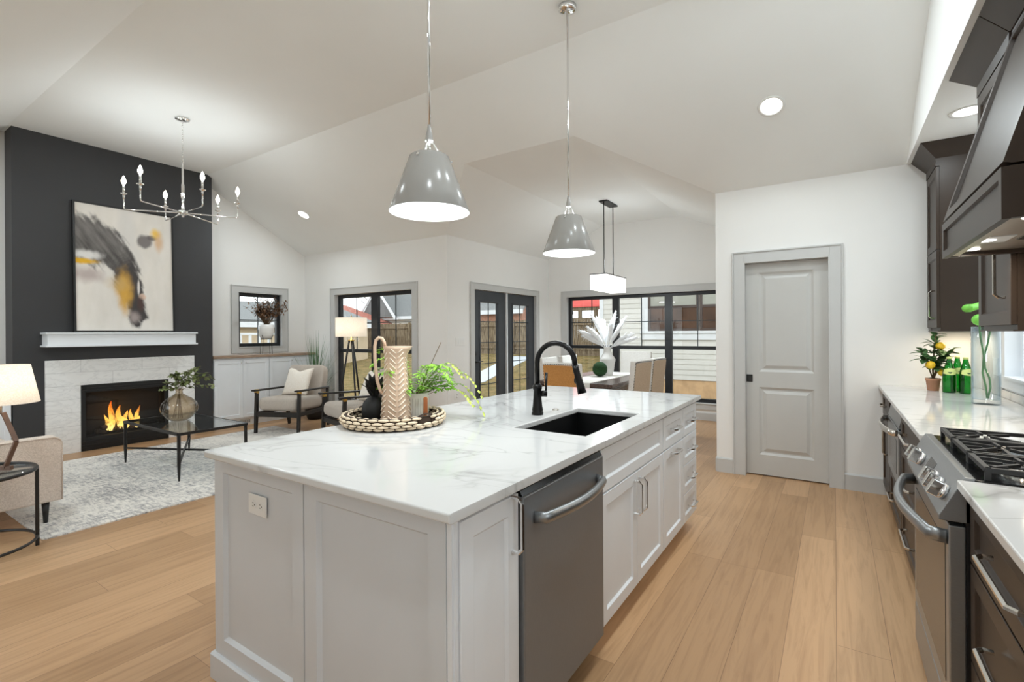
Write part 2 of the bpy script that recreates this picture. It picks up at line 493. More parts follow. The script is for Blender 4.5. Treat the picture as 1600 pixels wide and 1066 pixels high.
# ------------------------------------------------------------------ mesh builder
class MB:
    def __init__(self):
        self.v = []
        self.f = []
        self.s = []

    def add(self, verts, faces, smooth=False, mtx=None):
        o = len(self.v)
        for p in verts:
            p = Vector(p)
            self.v.append(mtx @ p if mtx is not None else p)
        for f in faces:
            self.f.append([i + o for i in f])
            self.s.append(smooth)
        return self

    def box(self, x0, x1, y0, y1, z0, z1, mtx=None):
        v = [(x, y, z) for x in (x0, x1) for y in (y0, y1) for z in (z0, z1)]
        f = [(0, 1, 3, 2), (4, 6, 7, 5), (0, 4, 5, 1), (2, 3, 7, 6), (0, 2, 6, 4), (1, 5, 7, 3)]
        return self.add(v, f, mtx=mtx)

    def quad(self, *p):
        return self.add(p, [tuple(range(len(p)))])

    def prism(self, poly, d, mtx=None):
        """poly: 3-D points of a planar outline; d: extrusion vector"""
        n = len(poly)
        d = Vector(d)
        v = [Vector(p) for p in poly] + [Vector(p) + d for p in poly]
        f = [tuple(range(n)), tuple(range(2 * n - 1, n - 1, -1))]
        f += [(i, (i + 1) % n, n + (i + 1) % n, n + i) for i in range(n)]
        return self.add(v, f, mtx=mtx)

    def lathe(self, prof, c=(0, 0, 0), n=32, mtx=None, caps=True, smooth=True, sx=1.0, sy=1.0):
        v = []
        f = []
        for r, z in prof:
            for i in range(n):
                a = 2 * PI * i / n
                v.append((c[0] + r * sx * math.cos(a), c[1] + r * sy * math.sin(a), c[2] + z))
        for j in range(len(prof) - 1):
            for i in range(n):
                k = (i + 1) % n
                f.append((j * n + i, j * n + k, (j + 1) * n + k, (j + 1) * n + i))
        self.add(v, f, smooth, mtx)
        if caps:
            o = len(self.v) - len(v)
            if prof[0][0] > 1e-5:
                self.f.append([o + i for i in range(n)][::-1])
                self.s.append(False)
            if prof[-1][0] > 1e-5:
                self.f.append([o + (len(prof) - 1) * n + i for i in range(n)])
                self.s.append(False)
        return self

    def tube(self, path, r, n=8, closed=False, caps=True, flat=None, smooth=True, mtx=None):
        """swept tube; r may be a list; flat=(a,b) scales the two section axes"""
        P = [Vector(p) for p in path]
        m = len(P)
        R = r if isinstance(r, (list, tuple)) else [r] * m
        fa, fb = flat or (1, 1)
        up = None
        v = []
        for i in range(m):
            if closed:
                t = (P[(i + 1) % m] - P[i - 1])
            else:
                t = (P[min(i + 1, m - 1)] - P[max(i - 1, 0)])
            if t.length < 1e-9:
                t = Vector((0, 0, 1))
            t.normalize()
            if up is None:
                ref = Vector((0, 0, 1)) if abs(t.z) < 0.9 else Vector((0, 1, 0))
                up = (ref - t * ref.dot(t)).normalized()
            else:
                up = up - t * up.dot(t)
                if up.length < 1e-6:
                    up = t.orthogonal()
                up.normalize()
            sd = t.cross(up)
            for k in range(n):
                a = 2 * PI * (k + 0.5) / n
                v.append(P[i] + (sd * math.cos(a) * fa + up * math.sin(a) * fb) * R[i])
        f = []
        for i in range(m if closed else m - 1):
            j = (i + 1) % m
            for k in range(n):
                q = (k + 1) % n
                f.append((i * n + k, i * n + q, j * n + q, j * n + k))
        if caps and not closed:
            f.append(tuple(range(n))[::-1])
            f.append(tuple((m - 1) * n + k for k in range(n)))
        return self.add(v, f, smooth, mtx)

    def cyl(self, p0, p1, r0, r1=None, n=20, smooth=True, mtx=None):
        return self.tube([p0, p1], [r0, r0 if r1 is None else r1], n, smooth=smooth, mtx=mtx)

    def bar(self, p0, p1, w, h=None, mtx=None):
        return self.tube([p0, p1], 1.0, 4, flat=(w * 0.7071, (h or w) * 0.7071), smooth=False, mtx=mtx)

    def ball(self, c, rx, ry=None, rz=None, n=16, m=10, mtx=None):
        ry = ry or rx
        rz = rz or rx
        v = [(c[0], c[1], c[2] - rz)]
        for j in range(1, m):
            a = PI * j / m
            for i in range(n):
                b = 2 * PI * i / n
                v.append((c[0] + rx * math.sin(a) * math.cos(b), c[1] + ry * math.sin(a) * math.sin(b), c[2] - rz * math.cos(a)))
        v.append((c[0], c[1], c[2] + rz))
        f = [(0, 1 + (i + 1) % n, 1 + i) for i in range(n)]
        for j in range(m - 2):
            for i in range(n):
                k = (i + 1) % n
                f.append((1 + j * n + i, 1 + j * n + k, 1 + (j + 1) * n + k, 1 + (j + 1) * n + i))
        e = len(v) - 1
        f += [(1 + (m - 2) * n + i, 1 + (m - 2) * n + (i + 1) % n, e) for i in range(n)]
        return self.add(v, f, True, mtx)

    def grid(self, fn, nu, nv, smooth=True, mtx=None):
        v = [fn(i / nu, j / nv) for j in range(nv + 1) for i in range(nu + 1)]
        f = [(j * (nu + 1) + i, j * (nu + 1) + i + 1, (j + 1) * (nu + 1) + i + 1, (j + 1) * (nu + 1) + i)
             for j in range(nv) for i in range(nu)]
        return self.add(v, f, smooth, mtx)

    def cushion(self, sx, sy, sz, puff=0.35, mtx=None, n=14, pw=3.0):
        """soft block centred at origin: rounded superellipsoid"""
        def sgn(x, p):
            return math.copysign(abs(x) ** p, x)
        v = []
        f = []
        nu, nv = n * 2, n
        e1 = e2 = 2.0 / pw
        for j in range(nv + 1):
            a = -PI / 2 + PI * j / nv
            for i in range(nu):
                b = 2 * PI * i / nu
                v.append((sx * sgn(math.cos(a), e1 * puff) * sgn(math.cos(b), e2 * 0.35) * 0.5,
                          sy * sgn(math.cos(a), e1 * puff) * sgn(math.sin(b), e2 * 0.35) * 0.5,
                          sz * sgn(math.sin(a), e1) * 0.5))
        for j in range(nv):
            for i in range(nu):
                k = (i + 1) % nu
                f.append((j * nu + i, j * nu + k, (j + 1) * nu + k, (j + 1) * nu + i))
        return self.add(v, f, True, mtx)

    def pillow(self, w, h, t, mtx=None, n=16, pinch=0.1, dent=0.0):
        """throw pillow in the local XZ plane, thickness along Y"""
        for sg in (1, -1):
            def fn(u, q):
                x, z = 2 * u - 1, 2 * q - 1
                e = (1 - x * x) * (1 - z * z)
                y = sg * t * 0.5 * (max(e, 0) ** 0.45)
                px = x * (1 - pinch * (1 - z * z))
                pz = z * (1 - pinch * (1 - x * x)) - dent * math.exp(-(x / 0.4) ** 2) * max(0, z) ** 2
                return Vector((px * w / 2, y, pz * h / 2))
            self.grid(fn, n, n, True, mtx)
        return self

    def shaker(self, w, h, t=0.02, fr=0.06, rec=0.009, mtx=None, raised=False, ch=0.004):
        """framed door slab: u=width (x), v=height (y), front towards +z"""
        a, b = fr, fr + ch
        ring = lambda q, z: [(q, q, z), (w - q, q, z), (w - q, h - q, z), (q, h - q, z)]
        v = ring(0, 0) + ring(0, t) + ring(a, t) + ring(b, t - rec)
        rings = 4
        if raised:
            v += ring(b + 0.012, t - rec) + ring(b + 0.04, t - 0.001)
            rings = 6
        f = [(3, 2, 1, 0)]
        for k in range(rings - 1):
            for i in range(4):
                j = (i + 1) % 4
                f.append((k * 4 + i, k * 4 + j, k * 4 + 4 + j, k * 4 + 4 + i))
        f.append(tuple((rings - 1) * 4 + i for i in range(4)))
        return self.add(v, f, mtx=mtx)

    def build(self, name, mat, parent=None, bevel=0.0, local=False, label=None, kind=None, merge=False, seg=2):
        me = bpy.data.meshes.new(name)
        vv = self.v
        if parent is not None and not local:
            inv = ROOTM[top_of(parent)].inverted()
            vv = [inv @ p for p in vv]
        me.from_pydata([tuple(p) for p in vv], [], self.f)
        for p, s in zip(me.polygons, self.s):
            p.use_smooth = s
        bm = bmesh.new()
        bm.from_mesh(me)
        if merge:
            bmesh.ops.remove_doubles(bm, verts=bm.verts, dist=1e-5)
        bmesh.ops.recalc_face_normals(bm, faces=bm.faces)
        bm.to_mesh(me)
        bm.free()
        me.materials.append(mat)
        o = bpy.data.objects.new(name, me)
        COL.objects.link(o)
        if parent is not None:
            o.parent = parent
            TOP[o.name] = top_of(parent)
        else:
            ROOTM[o.name] = Matrix.Identity(4)
            TOP[o.name] = o.name
        if bevel:
            md = o.modifiers.new('edge', 'BEVEL')
            md.width = bevel
            md.segments = seg
            md.limit_method = 'ANGLE'
            md.angle_limit = math.radians(40)
        if label:
            o['label'] = label
        if kind:
            o['kind'] = kind
        return o


ROOTM = {}
TOP = {}


def top_of(o):
    return TOP.get(o.name, o.name)


def root(name, label, cat, loc=(0, 0, 0), rz=0.0, group=None):
    o = bpy.data.objects.new(name, None)
    o.empty_display_size = 0.1
    COL.objects.link(o)
    o.location = loc
    o.rotation_euler = (0, 0, rz)
    ROOTM[o.name] = Matrix.Translation(Vector(loc)) @ Matrix.Rotation(rz, 4, 'Z')
    TOP[o.name] = o.name
    o['label'] = label
    o['category'] = cat
    if group:
        o['group'] = group
    return o


def tag(o, label, cat, group=None):
    o['label'] = label
    o['category'] = cat
    if group:
        o['group'] = group
    return o


def struct(o, label=None):
    o['kind'] = 'structure'
    if label:
        o['label'] = label
    return o


def dup(r, loc, rz, label, group=None):
    c = r.copy()
    COL.objects.link(c)
    c.location = loc
    c.rotation_euler = (0, 0, rz)
    c['label'] = label
    if group:
        c['group'] = group
    ROOTM[c.name] = Matrix.Translation(Vector(loc)) @ Matrix.Rotation(rz, 4, 'Z')
    TOP[c.name] = c.name
    for ch in list(r.children):
        d = ch.copy()
        COL.objects.link(d)
        d.parent = c
        TOP[d.name] = c.name
        for g in list(ch.children):
            e = g.copy()
            COL.objects.link(e)
            e.parent = d
            TOP[e.name] = c.name
    return c


def basis(o, u, v, w):
    m = Matrix.Identity(4)
    for i, a in enumerate((u, v, w)):
        for r in range(3):
            m[r][i] = a[r]
    m[0][3], m[1][3], m[2][3] = o
    return m


def facePX(x, y0, z0):     # front faces +X, width runs +Y
    return basis((x, y0, z0), (0, 1, 0), (0, 0, 1), (1, 0, 0))


def faceNX(x, y0, z0):     # front faces -X, width runs +Y
    return basis((x, y0, z0), (0, 1, 0), (0, 0, 1), (-1, 0, 0))


def faceNY(y, x0, z0):     # front faces -Y, width runs +X
    return basis((x0, y, z0), (1, 0, 0), (0, 0, 1), (0, -1, 0))


def pull(mb, mtx, cx, cy, length, vertical, out=0.036, r=0.0068):
    """bridge handle with clipped corners, on a face (u,v,w)"""
    h = length / 2
    c = 0.014
    pts = [(-h, 0), (-h, out - c), (-h + c, out), (h - c, out), (h, out - c), (h, 0)]
    path = []
    for a, w in pts:
        path.append(Vector((cx, cy + a, w)) if vertical else Vector((cx + a, cy, w)))
    P = [mtx @ p for p in path]
    mb.tube(P, r, 6, smooth=False)
    return mb


# ------------------------------------------------------------------ room shell
XW, YN, YS, XR = -7.68, 5.10, -0.30, 0.95
EAVE, FLAT = 2.72, 3.635
YF0, YF1 = 1.40, 3.40
XD0, XD1, YD = -4.43, -0.97, 7.95      # dining bay
XSOF = 0.495


def zs(y):
    if y > YF1:
        return EAVE + (YN - y) * (FLAT - EAVE) / (YN - YF1)
    if y < YF0:
        return EAVE + (y - YS) * (FLAT - EAVE) / (YF0 - YS)
    return FLAT


struct(MB().box(XW - 0.2, XR + 0.2, YS - 0.2, YD + 0.2, -0.1, 0).build('floor', M['floor']))

DT = 3.22                                # dining tray height
yv = YN - (DT - EAVE) * (YN - YF1) / (FLAT - EAVE)
DX0, DX1 = -3.36, -2.04
c = MB()
c.quad((XW, YF0, FLAT), (XSOF, YF0, FLAT), (XSOF, YF1, FLAT), (XW, YF1, FLAT))
c.quad((XW, YF1, FLAT), (XSOF, YF1, FLAT), (XSOF, YN, EAVE), (XD1, YN, EAVE), (DX1, yv, DT), (DX0, yv, DT), (XD0, YN, EAVE), (XW, YN, EAVE))
c.quad((XW, YF0, FLAT), (XW, YS, EAVE), (XSOF, YS, EAVE), (XSOF, YF0, FLAT))
c.quad((DX0, yv, DT), (DX1, yv, DT), (DX1, YD, DT), (DX0, YD, DT))
c.quad((XD0, YN, EAVE), (DX0, yv, DT), (DX0, YD, DT), (XD0, YD, EAVE))
c.quad((XD1, YN, EAVE), (XD1, YD, EAVE), (DX1, YD, DT), (DX1, yv, DT))
ce = struct(c.build('ceiling', M['ceiling'], merge=True))
c = MB()
c.prism([(XSOF, YS, 2.72), (XSOF, YN, 2.72), (XSOF, YF1, FLAT), (XSOF, YF0, FLAT)], (0.05, 0, 0))
c.box(XSOF + 0.05, XR, YS, YN, 2.72, 2.76)
struct(c.build('ceiling_soffit', M['ceiling']))


def wall_with_holes(name, axis, pos, a0, a1, z0, z1, holes, t, mat=None):
    """wall slab in the plane axis=pos, thickness t outward, rectangular holes (a0,a1,z0,z1)"""
    mb = MB()
    xs = sorted({a0, a1, *[h[0] for h in holes], *[h[1] for h in holes]})
    for i in range(len(xs) - 1):
        u0, u1 = xs[i], xs[i + 1]
        cuts = sorted([(h[2], h[3]) for h in holes if h[0] <= u0 + 1e-6 and h[1] >= u1 - 1e-6])
        z = z0
        segs = []
        for q0, q1 in cuts:
            if q0 > z:
                segs.append((z, q0))
            z = q1
        if z < z1:
            segs.append((z, z1))
        for s0, s1 in segs:
            if axis == 'x':
                mb.box(min(pos, pos + t), max(pos, pos + t), u0, u1, s0, s1)
            else:
                mb.box(u0, u1, min(pos, pos + t), max(pos, pos + t), s0, s1)
    return mb


W1 = (3.95, 4.68, 1.165, 2.035)          # left wall window (y0,y1,z0,z1)
W2 = (-6.86, -5.08, 0.25, 2.02)          # north window (x0,x1,z0,z1)
W3 = (-4.06, -1.34, 0.25, 2.02)          # dining window
FD = (5.68, 7.48, 0.0, 2.03)             # french door opening (y)
PD = (-0.722, -0.032, 0.0, 2.025)        # pantry door
W6 = (-0.10, 1.00, 1.05, 2.30)           # unseen right-wall window, added for fill (y)
W4 = (3.64, 4.48, 1.05, 2.30)            # window over the far counter (y)
WS = (-6.9, -4.1, 0.05, 2.25)            # unseen rear glazing, added for daylight fill (x)

w = wall_with_holes('', 'x', XW, YS, YN, 0, EAVE, [W1], -0.15)
w.prism([(XW, YS, EAVE), (XW, YN, EAVE), (XW, YF1, FLAT), (XW, YF0, FLAT)], (-0.15, 0, 0))
struct(w.build('wall_left', M['wall']))
struct(wall_with_holes('', 'y', YN, XW - 0.15, XD0, 0, EAVE, [W2], 0.15).build('wall_north', M['wall']))
struct(wall_with_holes('', 'x', XD0, YN + 0.15, YD, 0, EAVE, [FD], -0.15).build('wall_dining_left', M['wall']))
w = wall_with_holes('', 'y', YD, XD0 - 0.15, XD1 + 0.15, 0, EAVE, [W3], 0.15)
w.prism([(XD0, YD, EAVE), (DX0, YD, DT), (DX1, YD, DT), (XD1, YD, EAVE)], (0, 0.15, 0))
struct(w.build('wall_dining_back', M['wall']))
struct(MB().box(XD1, XD1 + 0.11, YN + 0.11, YD, 0, EAVE).build('wall_dining_right', M['wall']))
struct(wall_with_holes('', 'y', YN, XD1, XR, 0, EAVE, [PD], 0.11).build('wall_pantry', M['wall']))
struct(wall_with_holes('', 'x', XR, YS, YN + 0.11, 0, 2.76, [W4, W6], 0.15).build('wall_right', M['wall']))
struct(wall_with_holes('', 'y', YS, XW - 0.15, XR + 0.15, 0, EAVE, [WS], -0.15).build('wall_rear', M['wall']))
# pantry behind the sliding door
struct(MB().box(XD1 + 0.11, XR, YN + 0.25, YN + 0.28, 0, 2.2).build('wall_pantry_back', M['wall']))

# chimney breast with the firebox opening
XB = -7.40
w = MB()
w.box(XW, XB, 1.424, 1.99, 0, FLAT)
w.box(XW, XB, 2.895, 3.456, 0, FLAT)
w.box(XW, XB, 1.99, 2.895, 0.782, FLAT)
struct(w.build('wall_fireplace', M['blackwall'], merge=True))


# baseboards
def baseboard(name, a, b, nrm, h=0.14, t=0.015):
    a, b, nrm = Vector(a), Vector(b), Vector(nrm)
    mb = MB()
    p = [a, a + nrm * t, a + nrm * t + Vector((0, 0, h - 0.012)), a + nrm * 0.006 + Vector((0, 0, h)), a + Vector((0, 0, h))]
    mb.prism(p, b - a)
    return struct(mb.build(name, M['trim']))


baseboard('baseboard_pantry_left', (XD1, YN, 0), (-0.817, YN, 0), (0, -1, 0))
baseboard('baseboard_pantry_right', (0.054, YN, 0), (0.36, YN, 0), (0, -1, 0))
baseboard('baseboard_dining_back', (XD0, YD, 0), (XD1, YD, 0), (0, -1, 0), 0.12)
baseboard('baseboard_dining_left', (XD0, YN, 0), (XD0, 5.58, 0), (1, 0, 0))
baseboard('baseboard_dining_left_far', (XD0, 7.58, 0), (XD0, YD, 0), (1, 0, 0))
baseboard('baseboard_north', (XW + 0.35, YN, 0), (XD0, YN, 0), (0, -1, 0), 0.12)
baseboard('baseboard_dining_right', (XD1, YN + 0.02, 0), (XD1, YD, 0), (-1, 0, 0))
baseboard('baseboard_fireplace_left', (XB, 1.424, 0), (XB, 1.67, 0), (1, 0, 0), 0.0201, 0.004)


def casing(name, plane, pos, a0, a1, z0, z1, wdt, sill, out, t=0.018, depth=0.11, floor=False):
    """flat casing around an opening plus the jamb lining; out = +1/-1 direction into the room"""
    mb = MB()

    def bx(u0, u1, q0, q1, d0, d1):
        lo, hi = sorted((pos + out * d0, pos + out * d1))
        if plane == 'x':
            mb.box(lo, hi, u0, u1, q0, q1)
        else:
            mb.box(u0, u1, lo, hi, q0, q1)
    bot = 0 if floor else z0 - wdt
    for u0, u1 in ((a0 - wdt, a0), (a1, a1 + wdt)):
        bx(u0, u1, bot, z1 + wdt, 0, t)
    bx(a0, a1, z1, z1 + wdt, 0, t)
    if not floor:
        bx(a0, a1, z0 - wdt, z0, 0, t)
    # raised outer back-band
    b = 0.014
    bx(a0 - wdt - b, a0 - wdt, bot, z1 + wdt + b, 0, t + 0.008)
    bx(a1 + wdt, a1 + wdt + b, bot, z1 + wdt + b, 0, t + 0.008)
    bx(a0 - wdt, a1 + wdt, z1 + wdt, z1 + wdt + b, 0, t + 0.008)
    # jamb lining
    j = 0.012
    bx(a0 - 0.001, a0 + j, z0, z1, t, -depth)
    bx(a1 - j, a1 + 0.001, z0, z1, t, -depth)
    bx(a0 + j, a1 - j, z1 - j, z1 + 0.001, t, -depth)
    if not floor:
        bx(a0 + j, a1 - j, z0 - 0.001, z0 + j, t + 0.012, -depth)
    return mb


def sash_window(name, plane, pos, out, a0, a1, z0, z1, units, rail, grid_lower=False, gaps=0.115, trimw=0.085, single=False):
    """black window: one structure Empty with frame, glass panes and grids as children"""
    r = bpy.data.objects.new(name, None)
    COL.objects.link(r)
    ROOTM[r.name] = Matrix.Identity(4)
    TOP[r.name] = r.name
    r['kind'] = 'structure'
    casing(name, plane, pos, a0, a1, z0, z1, trimw, True, out).build('window_casing', M['trim'], r)
    p = pos - out * 0.085

    def bx(mb, u0, u1, q0, q1, d=0.03):
        lo, hi = p - d, p + d
        if plane == 'x':
            mb.box(lo, hi, u0, u1, q0, q1)
        else:
            mb.box(u0, u1, lo, hi, q0, q1)
    a0, a1, z0, z1 = a0 + 0.012, a1 - 0.012, z0 + 0.012, z1 - 0.012
    fw = 0.055
    fr = MB()
    bx(fr, a0, a0 + fw, z0, z1)
    bx(fr, a1 - fw, a1, z0, z1)
    bx(fr, a0 + fw, a1 - fw, z1 - fw, z1)
    bx(fr, a0 + fw, a1 - fw, z0, z0 + fw)
    W = (a1 - a0 - 2 * fw - (units - 1) * gaps) / units
    gl = MB()
    gr = MB()
    for k in range(units):
        g0 = a0 + fw + k * (W + gaps)
        g1 = g0 + W
        if k < units - 1:
            bx(fr, g1, g1 + gaps, z0 + fw, z1 - fw)
        if not single:
            bx(fr, g0, g1, rail - 0.028, rail + 0.028, 0.026)
        zt, zb = z1 - fw, (z0 + fw if single else rail + 0.028)
        bx(gr, (g0 + g1) / 2 - 0.006, (g0 + g1) / 2 + 0.006, zb, zt, 0.006)
        bx(gr, g0, g1, (zt + zb) / 2 - 0.006, (zt + zb) / 2 + 0.006, 0.0055)
        if plane == 'x':
            gl.quad((p, g0, z0 + fw), (p, g1, z0 + fw), (p, g1, z1 - fw), (p, g0, z1 - fw))
        else:
            gl.quad((g0, p, z0 + fw), (g1, p, z0 + fw), (g1, p, z1 - fw), (g0, p, z1 - fw))
    fr.build('window_frame', M['winframe'], r)
    gr.build('window_grid', M['grid'], r)
    gl.build('window_pane', M['glass'], r)
    return r


sash_window('window_1', 'x', XW, 1, W1[0], W1[1], W1[2], W1[3], 1, 0, single=True)
sash_window('window_2', 'y', YN, -1, W2[0], W2[1], W2[2], W2[3], 2, 1.10, gaps=0.14)
sash_window('window_3', 'y', YD, -1, W3[0], W3[1], W3[2], W3[3], 3, 1.115)
# added rear glazing, out of view, lets in fill daylight: plain picture panes
sash_window('fill_window_rear', 'y', YS, 1, WS[0], WS[1], WS[2], WS[3], 2, 1.115)

# white window over the far counter
def white_window(name, W):
    r = bpy.data.objects.new(name, None)
    COL.objects.link(r)
    ROOTM[r.name] = Matrix.Identity(4)
    TOP[r.name] = r.name
    r['kind'] = 'structure'
    casing('', 'x', XR, W[0], W[1], W[2], W[3], 0.07, True, -1).build('window_casing', M['white'], r)
    f = MB()
    px = XR + 0.085
    for a, b, q0, q1 in ((W[0] + .012, W[0] + .06, W[2] + .012, W[3] - .012), (W[1] - .06, W[1] - .012, W[2] + .012, W[3] - .012),
                         (W[0] + .06, W[1] - .06, W[2] + .012, W[2] + .06), (W[0] + .06, W[1] - .06, W[3] - .06, W[3] - .012)):
        f.box(px - .025, px + .025, a, b, q0, q1)
    f.build('window_frame', M['white'], r)
    MB().quad((px, W[0] + .06, W[2] + .06), (px, W[1] - .06, W[2] + .06), (px, W[1] - .06, W[3] - .06), (px, W[0] + .06, W[3] - .06)).build('window_pane', M['glass'], r)


white_window('window_4', W4)
white_window('fill_window_side', W6)  # added window out of view, sends cool daylight onto the island side


# doors ------------------------------------------------------------
def structure_root(name):
    r = bpy.data.objects.new(name, None)
    COL.objects.link(r)
    ROOTM[r.name] = Matrix.Identity(4)
    TOP[r.name] = r.name
    r['kind'] = 'structure'
    return r


tr = structure_root('trim_1')
casing('', 'y', YN, PD[0], PD[1], PD[2], PD[3], 0.083, False, -1, floor=True, depth=0.10).build('door_casing', M['trim'], tr, bevel=0.002)
r = structure_root('door_1')
leaf = MB()
X0, X1 = PD[0] + 0.013, PD[1] - 0.013
yl = YN + 0.06


def panel_leaf(mb, x0, x1, z0, z1, y, panels, t=0.035):
    """door leaf facing -Y with raised panels (x0,x1,z0,z1)"""
    xs = sorted({x0, x1, *[q for p in panels for q in p[:2]]})
    zz = sorted({z0, z1, *[q for p in panels for q in p[2:]]})
    for i in range(len(xs) - 1):
        for j in range(len(zz) - 1):
            if not any(p[0] <= xs[i] + 1e-6 and p[1] >= xs[i + 1] - 1e-6 and p[2] <= zz[j] + 1e-6 and p[3] >= zz[j + 1] - 1e-6 for p in panels):
                mb.box(xs[i], xs[i + 1], y, y + t, zz[j], zz[j + 1])
    for p in panels:
        mb.shaker(p[1] - p[0], p[3] - p[2], t - 0.002, 0.0, 0.013, mtx=faceNY(y + t - 0.001, p[0], p[2]), raised=True, ch=0.02)


panel_leaf(leaf, X0, X1, 0.012, 2.01, yl, [(-0.60, -0.155, 0.985, 1.922), (-0.60, -0.155, 0.20, 0.838)])
leaf.build('door_leaf', M['door'], r)
h = MB()
h.box(-0.708, -0.655, yl - 0.006, yl, 0.885, 0.955)
h.build('door_pull', M['black'], r, bevel=0.002)
h = MB().box(-0.694, -0.669, yl - 0.008, yl - 0.006, 0.900, 0.940)
h.build('pull_recess', M['slot'], r)

tr = structure_root('trim_2')
casing('', 'x', XD0, FD[0], FD[1], FD[2], FD[3], 0.075, False, 1, floor=True, depth=0.10).build('door_casing', M['trim'], tr, bevel=0.002)
mb = MB().box(XD0 - 0.06, XD0 - 0.004, 6.555, 6.59, 0.01, FD[3] - 0.012)
mb.build('door_mullion', M['white'], tr)


def french_leaf(name, y0, y1, lever):
    r = structure_root(name)
    x = XD0 - 0.055
    z0, z1 = 0.012, 2.012
    gy0, gy1, gz0, gz1 = y0 + 0.165, y1 - 0.165, 0.26, 1.865
    mb = MB()
    for a, b, q0, q1 in ((y0, gy0, z0, z1), (gy1, y1, z0, z1), (gy0, gy1, z0, gz0), (gy0, gy1, gz1, z1)):
        mb.box(x - 0.022, x + 0.022, a, b, q0, q1)
    mb.build('door_leaf', M['doorframe'], r)
    st = MB()
    s = 0.028
    for a, b, q0, q1 in ((gy0, gy0 + s, gz0, gz1), (gy1 - s, gy1, gz0, gz1), (gy0 + s, gy1 - s, gz0, gz0 + s), (gy0 + s, gy1 - s, gz1 - s, gz1)):
        st.box(x - 0.03, x + 0.03, a, b, q0, q1)
    st.build('glazing_bead', M['doorframe'], r, bevel=0.004)
    g = MB()
    ym = (gy0 + gy1) / 2
    g.box(x - 0.005, x + 0.005, ym - 0.006, ym + 0.006, gz0 + s, gz1 - s)
    for k in range(1, 5):
        z = gz0 + (gz1 - gz0) * k / 5
        g.box(x - 0.0045, x + 0.0045, gy0 + s, gy1 - s, z - 0.006, z + 0.006)
    g.build('window_grid', M['grid'], r)
    MB().quad((x, gy0 + s, gz0 + s), (x, gy1 - s, gz0 + s), (x, gy1 - s, gz1 - s), (x, gy0 + s, gz1 - s)).build('door_pane', M['glass'], r)
    if lever:
        k = MB()
        yc = y0 + 0.06
        k.cyl((x + 0.02, yc, 1.065), (x + 0.035, yc, 1.065), 0.032, n=20)
        k.build('deadbolt', M['black'], r)
        k = MB()
        k.cyl((x + 0.02, yc, 0.94), (x + 0.03, yc, 0.94), 0.03, n=20)
        k.tube([(x + 0.03, yc, 0.94), (x + 0.065, yc, 0.94), (x + 0.07, yc + 0.03, 0.94), (x + 0.07, yc + 0.12, 0.945)], 0.009, 8)
        k.build('door_lever', M['black'], r)
    else:
        k = MB()
        for z in (1.76, 1.03, 0.28):
            k.cyl((x + 0.035, y0 - 0.012, z - 0.06), (x + 0.035, y0 - 0.012, z + 0.06), 0.014, n=10)
        k.build('door_hinge', M['black'], r)
    return r


french_leaf('door_2', FD[0] + 0.014, 6.553, True)
french_leaf('door_3', 6.592, FD[1] - 0.014, False)

# quartz splash behind the counters
mb = wall_with_holes('', 'x', XR - 0.012, 1.15, YN, 0.914, 1.36, [(W4[0] - 0.085, W4[1] + 0.085, 0.964, 3.0)], 0.012)
struct(mb.build('wall_backsplash', M['quartz']))


# ------------------------------------------------------------------ island
IX0, IX1, IY0, IY1 = -2.045, -0.795, 0.92, 3.645
CT, CB = 0.914, 0.886
SK = (-1.277, -0.90, 1.94, 2.64)          # sink cut-out
XFR = -0.82                                # island door faces


def slab_with_hole(x0, x1, y0, y1, z0, z1, h):
    mb = MB()
    out = [(x0, y0), (x1, y0), (x1, y1), (x0, y1)]
    inn = [(h[0], h[2]), (h[1], h[2]), (h[1], h[3]), (h[0], h[3])]
    v = [(x, y, z) for z in (z0, z1) for (x, y) in out] + [(x, y, z) for z in (z0, z1) for (x, y) in inn]
    f = []
    for i in range(4):
        j = (i + 1) % 4
        f += [(i, j, 4 + j, 4 + i), (8 + i, 12 + i, 12 + j, 8 + j), (i, 8 + i, 8 + j, j), (4 + i, 4 + j, 12 + j, 12 + i)]
    return mb.add(v, f)


o = slab_with_hole(IX0, IX1, IY0, IY1, CB, CT, SK).build('island_worktop', M['quartz'], bevel=0.006, seg=3)
tag(o, 'large white veined quartz worktop lying over the white kitchen island', 'worktop')

# plain back half of the island (seating side)
r = root('island_back_cabinet', 'plain white back of the kitchen island towards the living room', 'cabinet', (-1.73, 2.3, 0))
mb = MB().box(-2.05, -1.42, 0.99, 3.6, 0.0, CB)
mb.build('body', M['white'], r)

# end panel facing the camera
r = root('island_end_panel', 'shade-toned two panel end of the white kitchen island below the worktop', 'cabinet panel', (-1.46, 0.97, 0))
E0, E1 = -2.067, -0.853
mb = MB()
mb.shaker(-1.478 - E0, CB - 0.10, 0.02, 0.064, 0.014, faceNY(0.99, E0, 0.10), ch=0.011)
mb.build('panel', M['islandshade'], r)
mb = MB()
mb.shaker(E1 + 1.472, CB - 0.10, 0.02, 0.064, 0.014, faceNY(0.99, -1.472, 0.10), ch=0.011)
mb.build('panel', M['islandshade'], r)
mb = MB()
mb.prism([(E0 - 0.012, 0.955, 0), (E0 - 0.012, 0.955, 0.094), (E0 - 0.012, 0.962, 0.10), (E0 - 0.012, 0.9899, 0.10), (E0 - 0.012, 0.9899, 0)], (E1 - E0 + 0.012, 0, 0))
mb.build('base_moulding', M['islandshade'], r)
mb = MB().box(E1 + 0.002, E1 + 0.018, 0.972, 0.99, 0.10, CB)
mb.box(E1 + 0.018, E1 + 0.026, 0.98, 0.99, 0.10, CB)
mb.build('corner_post', M['white'], r)


